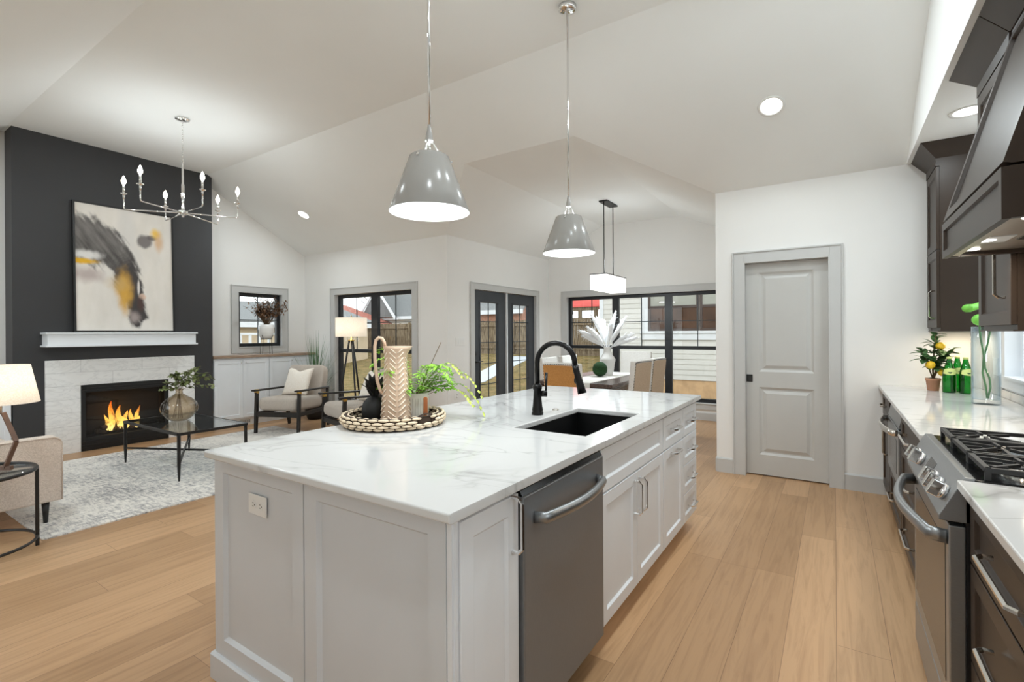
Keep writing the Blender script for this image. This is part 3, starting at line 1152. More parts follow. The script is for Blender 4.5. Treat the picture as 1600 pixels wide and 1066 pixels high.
def cab_body(r, y0, y1, x0=-1.415, x1=None, z0=0.10, mat=None, toe=True, zt=None):
    x1 = XFR - 0.02 if x1 is None else x1
    MB().box(x0, x1, y0, y1, z0, zt or CB).build('body', mat or M['white'], r)
    if toe:
        MB().box(x0, x1 - 0.07, y0, y1, 0, z0).build('toe_kick', M['browndark'] if mat else M['white'], r)


def front(r, name, mtx, w, h, mat, handle=None, fr=0.055, t=0.02, hmat=None, hl=0.16):
    d = MB().shaker(w, h, t, fr, 0.010, mtx, ch=0.008).build(name, mat, r, bevel=0.0015)
    if handle:
        cx, cy, vert = handle
        hb = pull(MB(), mtx @ Matrix.Translation((0, 0, t)), cx, cy, hl, vert)
        hb.build('handle', hmat or M['chrome'], d)
    return d


# narrow pull-out beside the dishwasher
r = root('narrow_cabinet', 'narrow white pull-out cabinet on the island corner left of the dishwasher', 'cabinet', (-1.1, 1.12, 0))
cab_body(r, 0.992, 1.272)
front(r, 'door', facePX(XFR - 0.02, 0.992, 0.115), 0.278, 0.75, M['white'], (0.245, 0.665, True), hl=0.165)

# dishwasher
r = root('dishwasher', 'dark stainless dishwasher built into the white island', 'dishwasher', (-1.1, 1.592, 0))
MB().box(-1.41, -0.842, 1.28, 1.906, 0.10, CB - 0.004).build('body', M['black'], r)
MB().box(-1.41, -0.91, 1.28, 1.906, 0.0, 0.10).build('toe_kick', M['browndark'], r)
MB().box(-0.842, -0.806, 1.283, 1.903, 0.105, 0.852).build('door', M['darksteel'], r, bevel=0.005)
MB().prism([(-0.842, 1.283, 0.852), (-0.812, 1.283, 0.852), (-0.828, 1.283, 0.876), (-0.842, 1.283, 0.876)], (0, 0.62, 0)).build('control_strip', M['cooktop'], r)
hp = [(-0.806, 1.345, 0.770), (-0.78, 1.36, 0.770)]
for k in range(13):
    q = k / 12
    hp.append((-0.772 + 0.03 * math.sin(PI * q), 1.36 + 0.465 * q, 0.770))
hp += [(-0.78, 1.825, 0.770), (-0.806, 1.84, 0.770)]
MB().tube(hp, 0.017, 10, flat=(0.75, 1.15)).build('handle', M['stainless'], r)

# sink base
r = root('sink_cabinet', 'white two door sink cabinet in the island with long false drawer front', 'cabinet', (-1.1, 2.36, 0))
cab_body(r, 1.912, 2.802, zt=0.64)
MB().box(-0.86, -0.84, 1.912, 2.802, 0.64, CB).build('face_rail', M['white'], r)
front(r, 'false_front', facePX(XFR - 0.02, 1.915, 0.682), 0.882, 0.185, M['white'], fr=0.05)
front(r, 'door', facePX(XFR - 0.02, 1.915, 0.115), 0.439, 0.558, M['white'], (0.405, 0.44, True))
front(r, 'door', facePX(XFR - 0.02, 2.358, 0.115), 0.439, 0.558, M['white'], (0.034, 0.44, True))

r = root('pullout_cabinet', 'white cabinet in the island with one drawer above one tall pull-out front', 'cabinet', (-1.1, 3.02, 0))
cab_body(r, 2.804, 3.238)
front(r, 'drawer', facePX(XFR - 0.02, 2.808, 0.682), 0.426, 0.185, M['white'], (0.213, 0.10, False), fr=0.05, hl=0.14)
front(r, 'door', facePX(XFR - 0.02, 2.808, 0.115), 0.426, 0.558, M['white'], (0.213, 0.525, False), hl=0.14)

r = root('drawer_cabinet', 'white four drawer stack at the far end of the island', 'cabinet', (-1.1, 3.42, 0))
cab_body(r, 3.24, 3.60)
for k in range(4):
    front(r, 'drawer', facePX(XFR - 0.02, 3.244, 0.115 + 0.189 * k), 0.352, 0.183, M['white'], (0.176, 0.092, False), fr=0.045, hl=0.13)

# outlet on the end panel
r = root('electrical_outlet', 'white duplex outlet on the shade-toned end panel of the island', 'outlet', (-1.767, 0.979, 0.737))
MB().box(-1.826, -1.708, 0.975, 0.9785, 0.699, 0.773).build('cover_plate', M['plastic'], r, bevel=0.002)
for cx in (-1.79, -1.744):
    mb = MB()
    mb.cyl((cx, 0.9755, 0.736), (cx, 0.9732, 0.736), 0.0165, n=20, smooth=False)
    s = mb.build('socket', M['plastic'], r)
    k = MB()
    for dz in (-0.006, 0.006):
        k.box(cx - 0.006, cx + 0.003, 0.9727, 0.9734, 0.736 + dz - 0.001, 0.736 + dz + 0.001)
    k.cyl((cx + 0.009, 0.9734, 0.736), (cx + 0.009, 0.9727, 0.736), 0.0024, n=8)
    k.build('socket_slot', M['slot'], s)

# sink, tap, air switch
r = root('undermount_sink', 'black undermount sink basin set into the island worktop', 'sink', (-1.09, 2.29, 0.66))
mb = MB()
a, b, c0, d = SK[0] - 0.012, SK[1] + 0.012, SK[2] - 0.012, SK[3] + 0.012
zb = 0.665
mb.quad((a, c0, zb), (b, c0, zb), (b, d, zb), (a, d, zb))
for p, q in (((a, c0), (b, c0)), ((b, c0), (b, d)), ((b, d), (a, d)), ((a, d), (a, c0))):
    mb.quad((*p, zb), (*q, zb), (*q, CB - 0.001), (*p, CB - 0.001))
o = mb.build('basin', M['sink'], r, merge=True)
sm = o.modifiers.new('thick', 'SOLIDIFY')
sm.thickness = 0.008
sm.offset = 1
MB().lathe([(0.045, 0), (0.045, 0.004), (0.03, 0.002), (0.0, 0.002)], (-1.09, 2.29, zb + 0.002), 20).build('drain', M['bronze'], r)

fx, fy = -1.363, 2.313
r = root('kitchen_faucet', 'black gooseneck pull-down faucet behind the island sink', 'faucet', (fx, fy, CT))
MB().lathe([(0.033, 0), (0.033, 0.012), (0.029, 0.018), (0.031, 0.03), (0.027, 0.045), (0.023, 0.09), (0.0215, 0.135), (0.026, 0.142), (0.026, 0.158), (0.020, 0.165), (0.014, 0.172)], (fx, fy, CT), 24).build('faucet_body', M['bronze'], r)
# gooseneck swings over the sink (towards +X and a little +Y)
dx = Vector((0.93, 0.12, 0)).normalized()
R_ = 0.108
pth = [(fx, fy, CT + 0.165), (fx, fy, CT + 0.27)]
for k in range(0, 15):
    a = PI - (PI * 1.02) * k / 14
    pth.append(Vector((fx, fy, CT + 0.285)) + dx * (R_ + R_ * math.cos(a)) + Vector((0, 0, R_ * math.sin(a))))
MB().tube(pth, 0.0145, 12).build('spout', M['bronze'], r)
e = Vector(pth[-1])
tdir = (Vector(pth[-1]) - Vector(pth[-2])).normalized()
tdir = (tdir + dx * 0.22).normalized()
mb = MB()
mb.tube([e, e + tdir * 0.03, e + tdir * 0.05, e + tdir * 0.11, e + tdir * 0.155], [0.016, 0.0175, 0.017, 0.021, 0.0245], 14)
sp = mb.build('spray_head', M['bronze'], r)
MB().ball(e + tdir * 0.085 - dx * 0.02, 0.006, 0.01, 0.018, 8, 6).build('spray_button', M['black'], sp)
mb = MB()
sdv = Vector((0.75, 0.62, 0)).normalized()
o_ = Vector((fx, fy, CT + 0.115))
mb.cyl(o_ + sdv * 0.02, o_ + sdv * 0.052, 0.016, 0.018, 14)
mb.tube([o_ + sdv * 0.045, o_ + sdv * 0.048 + Vector((0, 0, 0.03)), o_ + sdv * 0.05 + Vector((0, 0, 0.115))], [0.0065, 0.006, 0.0085], 8)
mb.build('lever', M['bronze'], r)

r = tag(MB().lathe([(0.0, 0.004), (0.017, 0.0035), (0.021, 0.0), (0.021, -0.003)][::-1], (-1.353, 2.502, CT + 0.003), 20).build('air_switch', M['nickel']),
        'small round disposal button on the worktop behind the sink', 'switch')


# ------------------------------------------------------------------ tray and things on it
TCX, TCY = -1.845, 1.715
TR = 0.232
ZT = CT + 0.012
r = root('woven_tray', 'round cream woven tray with dark cord on the island worktop', 'tray', (TCX, TCY, CT))
MB().lathe([(0.0, 0), (TR + 0.0, 0), (TR + 0.0, 0.012), (0.0, 0.012)], (TCX, TCY, CT + 0.001), 48).build('tray_base', M['weavecord'], r)
mb = MB()
prof = [(TR - 0.004, 0.002), (TR + 0.008, 0.018), (TR + 0.010, 0.036), (TR + 0.002, 0.054), (TR - 0.006, 0.058), (TR - 0.012, 0.05), (TR - 0.004, 0.03), (TR - 0.008, 0.012)]
mb.lathe(prof + [prof[0]], (TCX, TCY, CT + 0.001), 64, caps=False)
mb.build('cord_core', M['weavecord'], r)
mb = MB()
gapa = math.atan2(1.69 - TCY, -1.60 - TCX)       # notch of the carrying handle
for row in range(4):
    nseg = 30
    zc = CT + 0.011 + row * 0.0142
    bulge = (0.0, 0.012, 0.013, 0.004)[row]
    for i in range(nseg):
        a = 2 * PI * (i + 0.5 * (row % 2)) / nseg
        if row >= 2 and abs((a - gapa + PI) % (2 * PI) - PI) < 0.17:
            continue
        rad = TR + 0.008 + bulge
        m = Matrix.Translation((TCX + rad * math.cos(a), TCY + rad * math.sin(a), zc)) @ Matrix.Rotation(a, 4, 'Z')
        L = 2 * PI * rad / nseg * 0.49
        mb.ball((0, 0, 0), 0.0075, L, 0.0067, 8, 6, m)
        m2 = Matrix.Translation((TCX + (rad - 0.026) * math.cos(a), TCY + (rad - 0.026) * math.sin(a), zc)) @ Matrix.Rotation(a, 4, 'Z')
        mb.ball((0, 0, 0), 0.005, L * 0.88, 0.0072, 6, 5, m2)
mb.build('woven_side', M['weave'], r)
for s, g in ((1, gapa), (-1, gapa + PI)):
    ca, sa = math.cos(g), math.sin(g)
    tx, ty = -sa, ca
    hx, hy = TCX + ca * (TR + 0.006), TCY + sa * (TR + 0.006)
    mb = MB()
    pp = [(hx - tx * 0.04, hy - ty * 0.04, CT + 0.03), (hx - tx * 0.038, hy - ty * 0.038, CT + 0.064), (hx, hy, CT + 0.070), (hx + tx * 0.038, hy + ty * 0.038, CT + 0.064), (hx + tx * 0.04, hy + ty * 0.04, CT + 0.03)]
    mb.tube(pp, 0.005, 6)
    mb.build('carry_loop', M['weavecord'], r)

# beige pitcher
px, py = -1.80, 1.687
r = root('tall_pitcher', 'tall beige chevron pitcher with thin looped handle standing in the woven tray', 'pitcher', (px, py, ZT))
PH = 0.375


def prad(z):
    q = z / PH
    rr = 0.074 - 0.022 * min(q / 0.75, 1.0)
    if q > 0.86:
        rr += 0.010 * ((q - 0.86) / 0.14) ** 1.5
    return rr


nn = 40
sd = Vector((0.83, 0.56, 0))                # to the right in the picture
v = []
f = []
for j in range(25):
    z = PH * j / 24
    for i in range(nn):
        a = 2 * PI * i / nn
        d = Vector((math.cos(a), math.sin(a), 0))
        rr = prad(z)
        k = max(0.0, d.dot(sd))
        if z > PH * 0.86:
            rr += 0.020 * (k ** 8) * ((z / PH - 0.86) / 0.14)
        v.append((px + d.x * rr, py + d.y * rr, ZT + z))
for j in range(24):
    for i in range(nn):
        f.append((j * nn + i, j * nn + (i + 1) % nn, (j + 1) * nn + (i + 1) % nn, (j + 1) * nn + i))
f.append(tuple(range(nn))[::-1])
f.append(tuple(24 * nn + i for i in range(nn)))
MB().add(v, f, True).build('pitcher_body', M['pitcher'], r)
mb = MB()
for face in range(4):
    a0 = math.atan2(-py, -px) + face * PI / 2 + 0.08
    for k in range(14):
        zc = 0.010 + k * 0.0255
        for s in (-1, 1):
            pts = []
            for q in range(4):
                u = q / 3
                aa = a0 + s * (0.08 + 0.56 * u)
                z = zc + 0.030 * u
                if z > PH - 0.01:
                    continue
                rr = prad(z) + 0.0012
                pts.append((px + rr * math.cos(aa), py + rr * math.sin(aa), ZT + z))
            if len(pts) > 1:
                mb.tube(pts, 0.0028, 5)
mb.build('chevron_pattern', M['pitcherline'], r)
ld = -sd
hp = []
hb = Vector((px, py, 0))
for d_, z in ((0.052, 0.365), (0.056, 0.395), (0.066, 0.413), (0.082, 0.417), (0.096, 0.405), (0.102, 0.375), (0.102, 0.32), (0.098, 0.26), (0.090, 0.20), (0.075, 0.155), (0.062, 0.14)):
    p = hb + ld * d_
    hp.append((p.x, p.y, ZT + z))
MB().tube(hp, 0.0085, 8).build('handle', M['pitcher'], r)

# black pineapple
px, py = -1.945, 1.677
r = root('pineapple_ornament', 'matte black ceramic pineapple in the woven tray beside the pitcher', 'ornament', (px, py, ZT))
MB().lathe([(0.0, 0), (0.048, 0), (0.055, 0.01), (0.062, 0.04), (0.062, 0.065), (0.054, 0.092), (0.036, 0.112), (0.018, 0.122), (0.0, 0.124)], (px, py, ZT), 28).build('fruit_body', M['matteblack'], r)
mb = MB()
for ring, (n, tilt, ln, z0) in enumerate(((6, 0.75, 0.085, 0.118), (6, 0.45, 0.105, 0.122), (5, 0.2, 0.115, 0.126))):
    for i in range(n):
        a = 2 * PI * i / n + ring * 0.5
        d = Vector((math.cos(a), math.sin(a), 0))
        s = Vector((-d.y, d.x, 0))
        b0 = Vector((px, py, ZT + z0)) + d * 0.008
        pts = []
        for q in range(5):
            u = q / 4
            c = b0 + d * (ln * math.sin(tilt) * (u ** 1.6)) + Vector((0, 0, ln * (u - 0.25 * tilt * u * u)))
            wd = 0.025 * math.sin(PI * (0.18 + 0.82 * u)) + 0.0015
            pts.append((c, wd))
        vv = []
        for c, wd in pts:
            vv += [c - s * wd, c + d * 0.003, c + s * wd, c - d * 0.003]
        ff = []
        for q in range(4):
            for e_ in range(4):
                ff.append((q * 4 + e_, q * 4 + (e_ + 1) % 4, q * 4 + 4 + (e_ + 1) % 4, q * 4 + 4 + e_))
        mb.add(vv, ff)
mb.build('crown_leaves', M['matteblack'], r)


def leaf_mesh(mb, base, dirv, ln, wd, droop=0.0, n=4, up=Vector((0, 0, 1)), shape=1.0):
    """pointed oval leaf with slight fold"""
    d = Vector(dirv).normalized()
    s = d.cross(up)
    if s.length < 1e-3:
        s = Vector((1, 0, 0))
    s.normalize()
    nrm = s.cross(d)
    vv = []
    for q in range(n + 1):
        u = q / n
        c = Vector(base) + d * (ln * u) - Vector((0, 0, 1)) * (droop * ln * u * u)
        w_ = wd * (math.sin(PI * min(0.98, 0.06 + 0.92 * u)) ** shape) * 0.5
        vv += [c - s * w_ + nrm * w_ * 0.25, c, c + s * w_ + nrm * w_ * 0.25]
    ff = []
    for q in range(n):
        for e_ in range(2):
            ff.append((q * 3 + e_, q * 3 + e_ + 1, q * 3 + 4 + e_, q * 3 + 3 + e_))
    mb.add(vv, ff, True)


# fern in the grooved pot
px, py = -1.842, 1.857
r = root('potted_fern', 'bright green fern in a cream grooved pot at the back of the woven tray', 'plant', (px, py, ZT))
prof = [(0.0, 0.0), (0.078, 0.0), (0.083, 0.006)]
MB().lathe([(0.0, 0), (0.070, 0), (0.072, 0.01), (0.074, 0.125), (0.071, 0.13), (0.066, 0.125), (0.064, 0.105), (0.0, 0.105)], (px, py, ZT), 40).build('pot', M['grooved'], r)
mb = MB()
for i in range(34):
    a = 2 * PI * i / 34
    mb.bar((px + 0.0725 * math.cos(a), py + 0.0725 * math.sin(a), ZT + 0.018), (px + 0.0737 * math.cos(a), py + 0.0737 * math.sin(a), ZT + 0.105), 0.001, 0.0016)
mb.build('pot_groove', M['grooveline'], r)
MB().lathe([(0.0, 0.106), (0.065, 0.106)], (px, py, ZT), 24).build('soil', M['soil'], r)
random.seed(7)
mb = MB()
mb2 = MB()
st = MB()
rt = Vector((0.83, 0.56, 0))
fwd = Vector((-0.56, 0.83, 0))
fr = []
for k in range(30):
    side = random.uniform(-0.75, 1.0)
    fr.append((side, random.uniform(0.10, 0.21), random.uniform(0.05, 0.17), random.uniform(-0.5, 0.5)))
fr += [(1.0, 0.30, 0.15, 0.0), (1.0, 0.33, 0.09, 0.15), (0.9, 0.24, 0.19, -0.2), (1.0, 0.26, 0.06, -0.1), (-0.9, 0.2, 0.2, 0.0), (-0.7, 0.17, 0.24, 0.2)]
for k, (side, ln, hgt, dp) in enumerate(fr):
    d = (rt * side + fwd * dp).normalized()
    p0 = Vector((px, py, ZT + 0.105)) + d * random.uniform(0.0, 0.05)
    pts = []
    for q in range(11):
        u = q / 10
        drop = 0.18 * max(0, ln - 0.18) / 0.15
        pts.append(p0 + d * (ln * u) + Vector((0, 0, hgt * math.sin(PI * 0.62 * u) * 1.05 - drop * u ** 4)))
    tipf = ln > 0.22
    if tipf:
        mb2 = MB()
    st.tube(pts, [0.0016 - 0.001 * q / 10 for q in range(11)], 4)
    for q in range(2, 11):
        for hlf in (0, 0.5):
            if q + hlf > 10:
                continue
            c = pts[q].lerp(pts[min(10, q + 1)], hlf)
            tdir_ = (pts[q] - pts[q - 1]).normalized()
            s = tdir_.cross(Vector((0, 0, 1))).normalized()
            for sg in (-1, 1):
                dv = s * sg + tdir_ * 0.5 + Vector((random.uniform(-.2, .2), random.uniform(-.2, .2), random.uniform(-.4, .3)))
                leaf_mesh(mb2 if (q > 6 and tipf) else mb, c, dv, random.uniform(0.022, 0.040), 0.015, 0.2, 2)
    if tipf and mb2.v:
        mb2.build('frond_tip', M['leafyellow'], r)
mb.build('fronds', M['leafbright'], r)
p0 = Vector((px, py, ZT + 0.11))
st.tube([p0 + rt * (0.02 + 0.12 * q) + Vector((0, 0, 0.28 * q ** 0.9)) for q in [k / 8 for k in range(9)]], 0.002, 5)
st.build('stems', M['twig'], r)

# upright leather strap handle of the tray
r = root('leather_strap', 'cognac brown leather strap standing at the right rim of the woven tray', 'strap', (-1.636, 1.722, CT))
mb = MB()
sx, sy = -1.636, 1.722
mb.prism([Vector((sx, sy, ZT)) + rt * u + Vector((0, 0, z)) for u, z in ((-0.014, 0.0), (0.012, 0.0), (0.009, 0.08), (0.009, 0.125), (0.005, 0.132), (-0.007, 0.132), (-0.011, 0.125), (-0.011, 0.08))], fwd * 0.006)
mb.build('strap', M['leather'], r, bevel=0.002)


# ------------------------------------------------------------------ pendants over the island
def pendant(y, label):
    x = -1.54
    zr, zt_ = 1.915, 2.172
    r = root('pendant_lamp', label, 'pendant lamp', (x, y, FLAT), 0, 'pendants over the island')
    MB().lathe([(0.0, 0), (0.062, 0), (0.062, -0.028), (0.05, -0.034), (0.0, -0.034)], (x, y, FLAT), 28).build('canopy', M['chrome'], r)
    mb = MB()
    mb.cyl((x, y, FLAT - 0.03), (x, y, 2.30), 0.0065, n=10)
    mb.lathe([(0.0075, 0.02), (0.0075, -0.02)], (x, y, 2.95), 10, caps=False)
    mb.build('rod', M['chrome'], r)
    mb = MB()
    mb.lathe([(0.0065, 2.315), (0.009, 2.30), (0.019, 2.245), (0.019, 2.238), (0.0, 2.238)], (x, y, 0), 18)
    mb.build('socket_cone', M['shadegrey'], r)
    mb = MB()
    for k in range(3):
        a = 2 * PI * k / 3 + 0.75
        ca, sa = math.cos(a), math.sin(a)
        mb.tube([(x + 0.012 * ca, y + 0.012 * sa, 2.242), (x + 0.022 * ca, y + 0.022 * sa, 2.225), (x + 0.05 * ca, y + 0.05 * sa, 2.175), (x + 0.090 * ca, y + 0.090 * sa, 2.152), (x + 0.099 * ca, y + 0.099 * sa, 2.150)], 0.0042, 6)
        mb.ball((x + 0.099 * ca, y + 0.099 * sa, 2.150), 0.007, n=8, m=6)
    mb.cyl((x, y, 2.25), (x, y, 2.13), 0.008, n=10)
    mb.build('bracket', M['chrome'], r)
    MB().lathe([(0.181, zr), (0.182, zr + 0.002), (0.090, zt_ - 0.006), (0.082, zt_), (0.060, zt_), (0.060, zt_ - 0.003), (0.0805, zt_ - 0.005)], (x, y, 0), 56, caps=False).build('shade', M['shadegrey'], r)
    MB().lathe([(0.181, zr), (0.1795, zr + 0.001), (0.087, zt_ - 0.008), (0.060, zt_ - 0.006)], (x, y, 0), 56, caps=False).build('shade_lining', M['shadein'], r)
    MB().lathe([(0.0, zr + 0.10), (0.136, zr + 0.10), (0.136, zr + 0.104), (0.0, zr + 0.104)], (x, y, 0), 40).build('diffuser', M['pglow'], r)
    lamp('pendant_light', 'AREA', (x, y, zr + 0.085), PENDANT_W, r, 0.25)
    lamp('pendant_uplight', 'POINT', (x, y, zt_ - 0.05), 9.0, r, 0.03)


M['pglow'] = emit('pendant_diffuser', (255, 252, 247), 3.2)
pendant(1.655, 'nearer of the two grey cone pendants hanging over the island')
pendant(3.054, 'farther of the two grey cone pendants hanging over the island')


# ------------------------------------------------------------------ kitchen run along the right wall
XC = 0.33                                   # base door faces
XE = 0.303                                  # worktop edge
RY0, RY1 = 1.958, 2.722                     # range


def worktop(y0, y1, label):
    o = MB().box(XE, XR - 0.013, y0, y1, CB, CT).build('kitchen_worktop', M['quartz'], bevel=0.004)
    return tag(o, label, 'worktop')


worktop(RY1 + 0.002, YN - 0.002, 'white veined worktop between the range and the pantry wall')
worktop(0.62, RY0 - 0.002, 'white veined worktop on the near side of the range')


def base_body(r, y0, y1, zt=None):
    MB().box(XC + 0.02, XR - 0.015, y0, y1, 0.10, CB - 0.001).build('body', M['brown'], r)
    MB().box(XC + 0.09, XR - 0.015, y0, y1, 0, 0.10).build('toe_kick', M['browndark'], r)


def nface(y, z):
    return faceNX(XC + 0.02, y, z)


r = root('near_drawer_cabinet', 'dark brown three drawer cabinet on the near side of the range', 'cabinet', (0.63, 1.5, 0))
base_body(r, 1.13, RY0 - 0.008)
for z0_, h_ in ((0.683, 0.188), (0.395, 0.28), (0.108, 0.28)):
    front(r, 'drawer', nface(1.14, z0_), 0.80, h_, M['brown'], (0.40, h_ * 0.55, False), fr=0.05, hmat=M['nickel'], hl=0.30)
r = root('nearest_base_cabinet', 'dark brown base cabinet nearest the camera under the right worktop', 'cabinet', (0.63, 0.9, 0))
base_body(r, 0.65, 1.125)
front(r, 'door', nface(0.66, 0.108), 0.455, 0.765, M['brown'], (0.40, 0.65, True), hmat=M['nickel'])

r = root('range_side_cabinet', 'dark brown drawer cabinet between the range and the microwave drawer', 'cabinet', (0.63, 3.2, 0))
base_body(r, RY1 + 0.008, 3.735)
for z0_, h_ in ((0.683, 0.188), (0.395, 0.28), (0.108, 0.28)):
    front(r, 'drawer', nface(RY1 + 0.02, z0_), 0.99, h_, M['brown'], (0.55, h_ * 0.55, False), fr=0.05, hmat=M['nickel'], hl=0.30)
r = root('microwave_cabinet', 'dark brown cabinet holding the microwave drawer with one drawer below', 'cabinet', (0.63, 4.1, 0))
base_body(r, 3.74, 4.46)
front(r, 'drawer', nface(3.75, 0.108), 0.70, 0.28, M['brown'], (0.35, 0.15, False), fr=0.05, hmat=M['nickel'], hl=0.20)
r = root('built_in_microwave', 'stainless microwave drawer with bowed handle below the right worktop', 'microwave', (0.33, 4.1, 0.4))
MB().box(XC - 0.012, XC + 0.019, 3.76, 4.44, 0.41, 0.755).build('drawer_front', M['stainless'], r, bevel=0.004)
MB().box(XC - 0.0135, XC - 0.012, 3.86, 4.34, 0.47, 0.68).build('window', M['ovenglass'], r)
MB().prism([(XC - 0.010, 3.76, 0.765), (XC + 0.014, 3.76, 0.868), (XC + 0.019, 3.76, 0.868), (XC + 0.019, 3.76, 0.765)], (0, 0.68, 0)).build('control_panel', M['stainless'], r)
hp = [(XC - 0.012, 3.775, 0.735)]
for k in range(11):
    q = k / 10
    hp.append((XC - 0.04 - 0.035 * math.sin(PI * q), 3.79 + 0.62 * q, 0.735))
hp.append((XC - 0.012, 4.425, 0.735))
MB().tube(hp, 0.016, 10, flat=(0.8, 1.2)).build('handle', M['nickel'], r)
r = root('corner_base_cabinet', 'dark brown base cabinet with one drawer against the pantry wall', 'cabinet', (0.63, 4.78, 0))
base_body(r, 4.465, YN - 0.02)
front(r, 'drawer', nface(4.475, 0.683), 0.585, 0.188, M['brown'], (0.29, 0.10, False), fr=0.05, hmat=M['nickel'], hl=0.14)
front(r, 'door', nface(4.475, 0.108), 0.585, 0.565, M['brown'], (0.06, 0.44, True), hmat=M['nickel'], hl=0.2)

# gas range
r = root('gas_range', 'stainless slide-in gas range with black grates in the right worktop', 'range', (0.62, 2.34, 0))
MB().box(0.325, 0.93, RY0, RY1, 0.02, 0.895).build('body', M['black'], r)
MB().box(0.285, 0.325, RY0 + 0.003, RY1 - 0.003, 0.205, 0.772).build('oven_door', M['stainless'], r, bevel=0.004)
MB().box(0.2835, 0.2852, RY0 + 0.055, RY1 - 0.055, 0.27, 0.70).build('oven_window', M['ovenglass'], r)
MB().box(0.285, 0.325, RY0 + 0.003, RY1 - 0.003, 0.04, 0.197).build('storage_drawer', M['stainless'], r, bevel=0.004)
mb = MB().prism([(0.262, RY0, 0.785), (0.262, RY0, 0.80), (0.322, RY0, 0.922), (0.345, RY0, 0.922), (0.345, RY0, 0.785)], (0, RY1 - RY0, 0))
mb.build('control_panel', M['stainless'], r, bevel=0.002)
cn = Vector((-0.122, 0, 0.060)).normalized()         # outward normal of the slanted panel
cu = Vector((0.060, 0, 0.122)).normalized()
for y in (2.03, 2.115, 2.20, 2.50, 2.585):
    c = Vector((0.288, y, 0.853)) + cn * 0.001
    mb = MB()
    mb.cyl(c, c + cn * 0.012, 0.026, n=20)
    kb = mb.build('knob', M['chrome'], r)
    b0 = c + cn * 0.012
    mb = MB().prism([b0 - cu * 0.024 - Vector((0, 0.013, 0)), b0 + cu * 0.024 - Vector((0, 0.013, 0)), b0 + cu * 0.024 + cn * 0.03 - Vector((0, 0.013, 0)), b0 - cu * 0.024 + cn * 0.03 - Vector((0, 0.013, 0))], (0, 0.026, 0))
    mb.build('knob_grip', M['chrome'], kb, bevel=0.002)
c = Vector((0.289, 2.295, 0.853))
mb = MB().prism([c + cu * a + cn * 0.0008 + Vector((0, b, 0)) for a, b in ((-0.03, 0), (0.035, 0), (0.035, 0.12), (-0.03, 0.12))], cn * 0.001)
mb.build('display', M['ovenglass'], r)
hp = [(0.286, RY0 + 0.03, 0.728)]
for k in range(13):
    q = k / 12
    hp.append((0.245 - 0.045 * math.sin(PI * q), RY0 + 0.045 + (RY1 - RY0 - 0.09) * q, 0.728))
hp.append((0.286, RY1 - 0.03, 0.728))
MB().tube(hp, 0.019, 12, flat=(0.75, 1.15)).build('handle', M['stainless'], r)
MB().box(0.345, 0.93, RY0, RY1, 0.895, 0.918).build('cooktop', M['cooktop'], r, bevel=0.003)
# burners
for bx, by, br_ in ((0.48, 2.13, 0.045), (0.48, 2.55, 0.05), (0.77, 2.13, 0.038), (0.77, 2.55, 0.04), (0.62, 2.34, 0.045)):
    b = MB().lathe([(br_ + 0.015, 0.0), (br_ + 0.012, 0.008), (br_, 0.010), (br_, 0.016), (0, 0.016)], (bx, by, 0.918), 24).build('burner', M['nickel'], r)
    MB().lathe([(br_ - 0.006, 0.0161), (br_ - 0.008, 0.024), (0, 0.026)], (bx, by, 0.918), 20).build('burner_cap', M['grate'], b)
# three cast iron grates
for gy0, gy1 in ((RY0 + 0.015, 2.205), (2.212, 2.468), (2.475, RY1 - 0.015)):
    mb = MB()
    z = 0.948
    x0_, x1_ = 0.37, 0.90
    for y in (gy0 + 0.008, gy1 - 0.008):
        mb.bar((x0_, y, z), (x1_, y, z), 0.014)
    for x in (x0_ + 0.006, x1_ - 0.006, (x0_ + x1_) / 2):
        mb.bar((x, gy0, z), (x, gy1, z), 0.014)
    ym = (gy0 + gy1) / 2
    for xc in (0.48, 0.77):
        for a in range(4):
            an = a * PI / 2 + PI / 4
            mb.bar((xc + 0.025 * math.cos(an), ym + 0.025 * math.sin(an), z + 0.004), (xc + 0.12 * math.cos(an), ym + min(0.105, (gy1 - gy0) / 2) * math.sin(an), z), 0.010)
        mb.bar((xc, gy0, z), (xc, ym - 0.03, z + 0.003), 0.010)
        mb.bar((xc, gy1, z), (xc, ym + 0.03, z + 0.003), 0.010)
    for k in range(1, 4):
        yy = gy0 + (gy1 - gy0) * k / 4
        mb.bar((x0_, yy, z), (x0_ + 0.06, yy, z), 0.010)
    for x in (x0_ + 0.006, x1_ - 0.006):
        for y in (gy0 + 0.008, gy1 - 0.008):
            mb.bar((x, y, 0.917), (x, y, z), 0.014)
    mb.build('grate', M['grate'], r)

# wall cabinets
XU = 0.62


def crown(x0, y0, y1, ends, zt_=2.718, zb=2.615, out=0.096):
    """flat angled crown: profile in (x,z) swept along Y with mitred returns"""
    mb = MB()
    a = y0 - (out if ends[0] else 0)
    b = y1 + (out if ends[1] else 0)
    v = [(x0, y0, zb), (x0, y1, zb), (x0 - out, b, zt_), (x0 - out, a, zt_), (XR - .002, y0, zb), (XR - .002, y1, zb), (XR - .002, b, zt_), (XR - .002, a, zt_)]
    f = [(0, 1, 2, 3), (3, 2, 6, 7), (0, 4, 5, 1), (0, 3, 7, 4), (1, 5, 6, 2), (4, 7, 6, 5)]
    mb.add(v, f)
    return mb


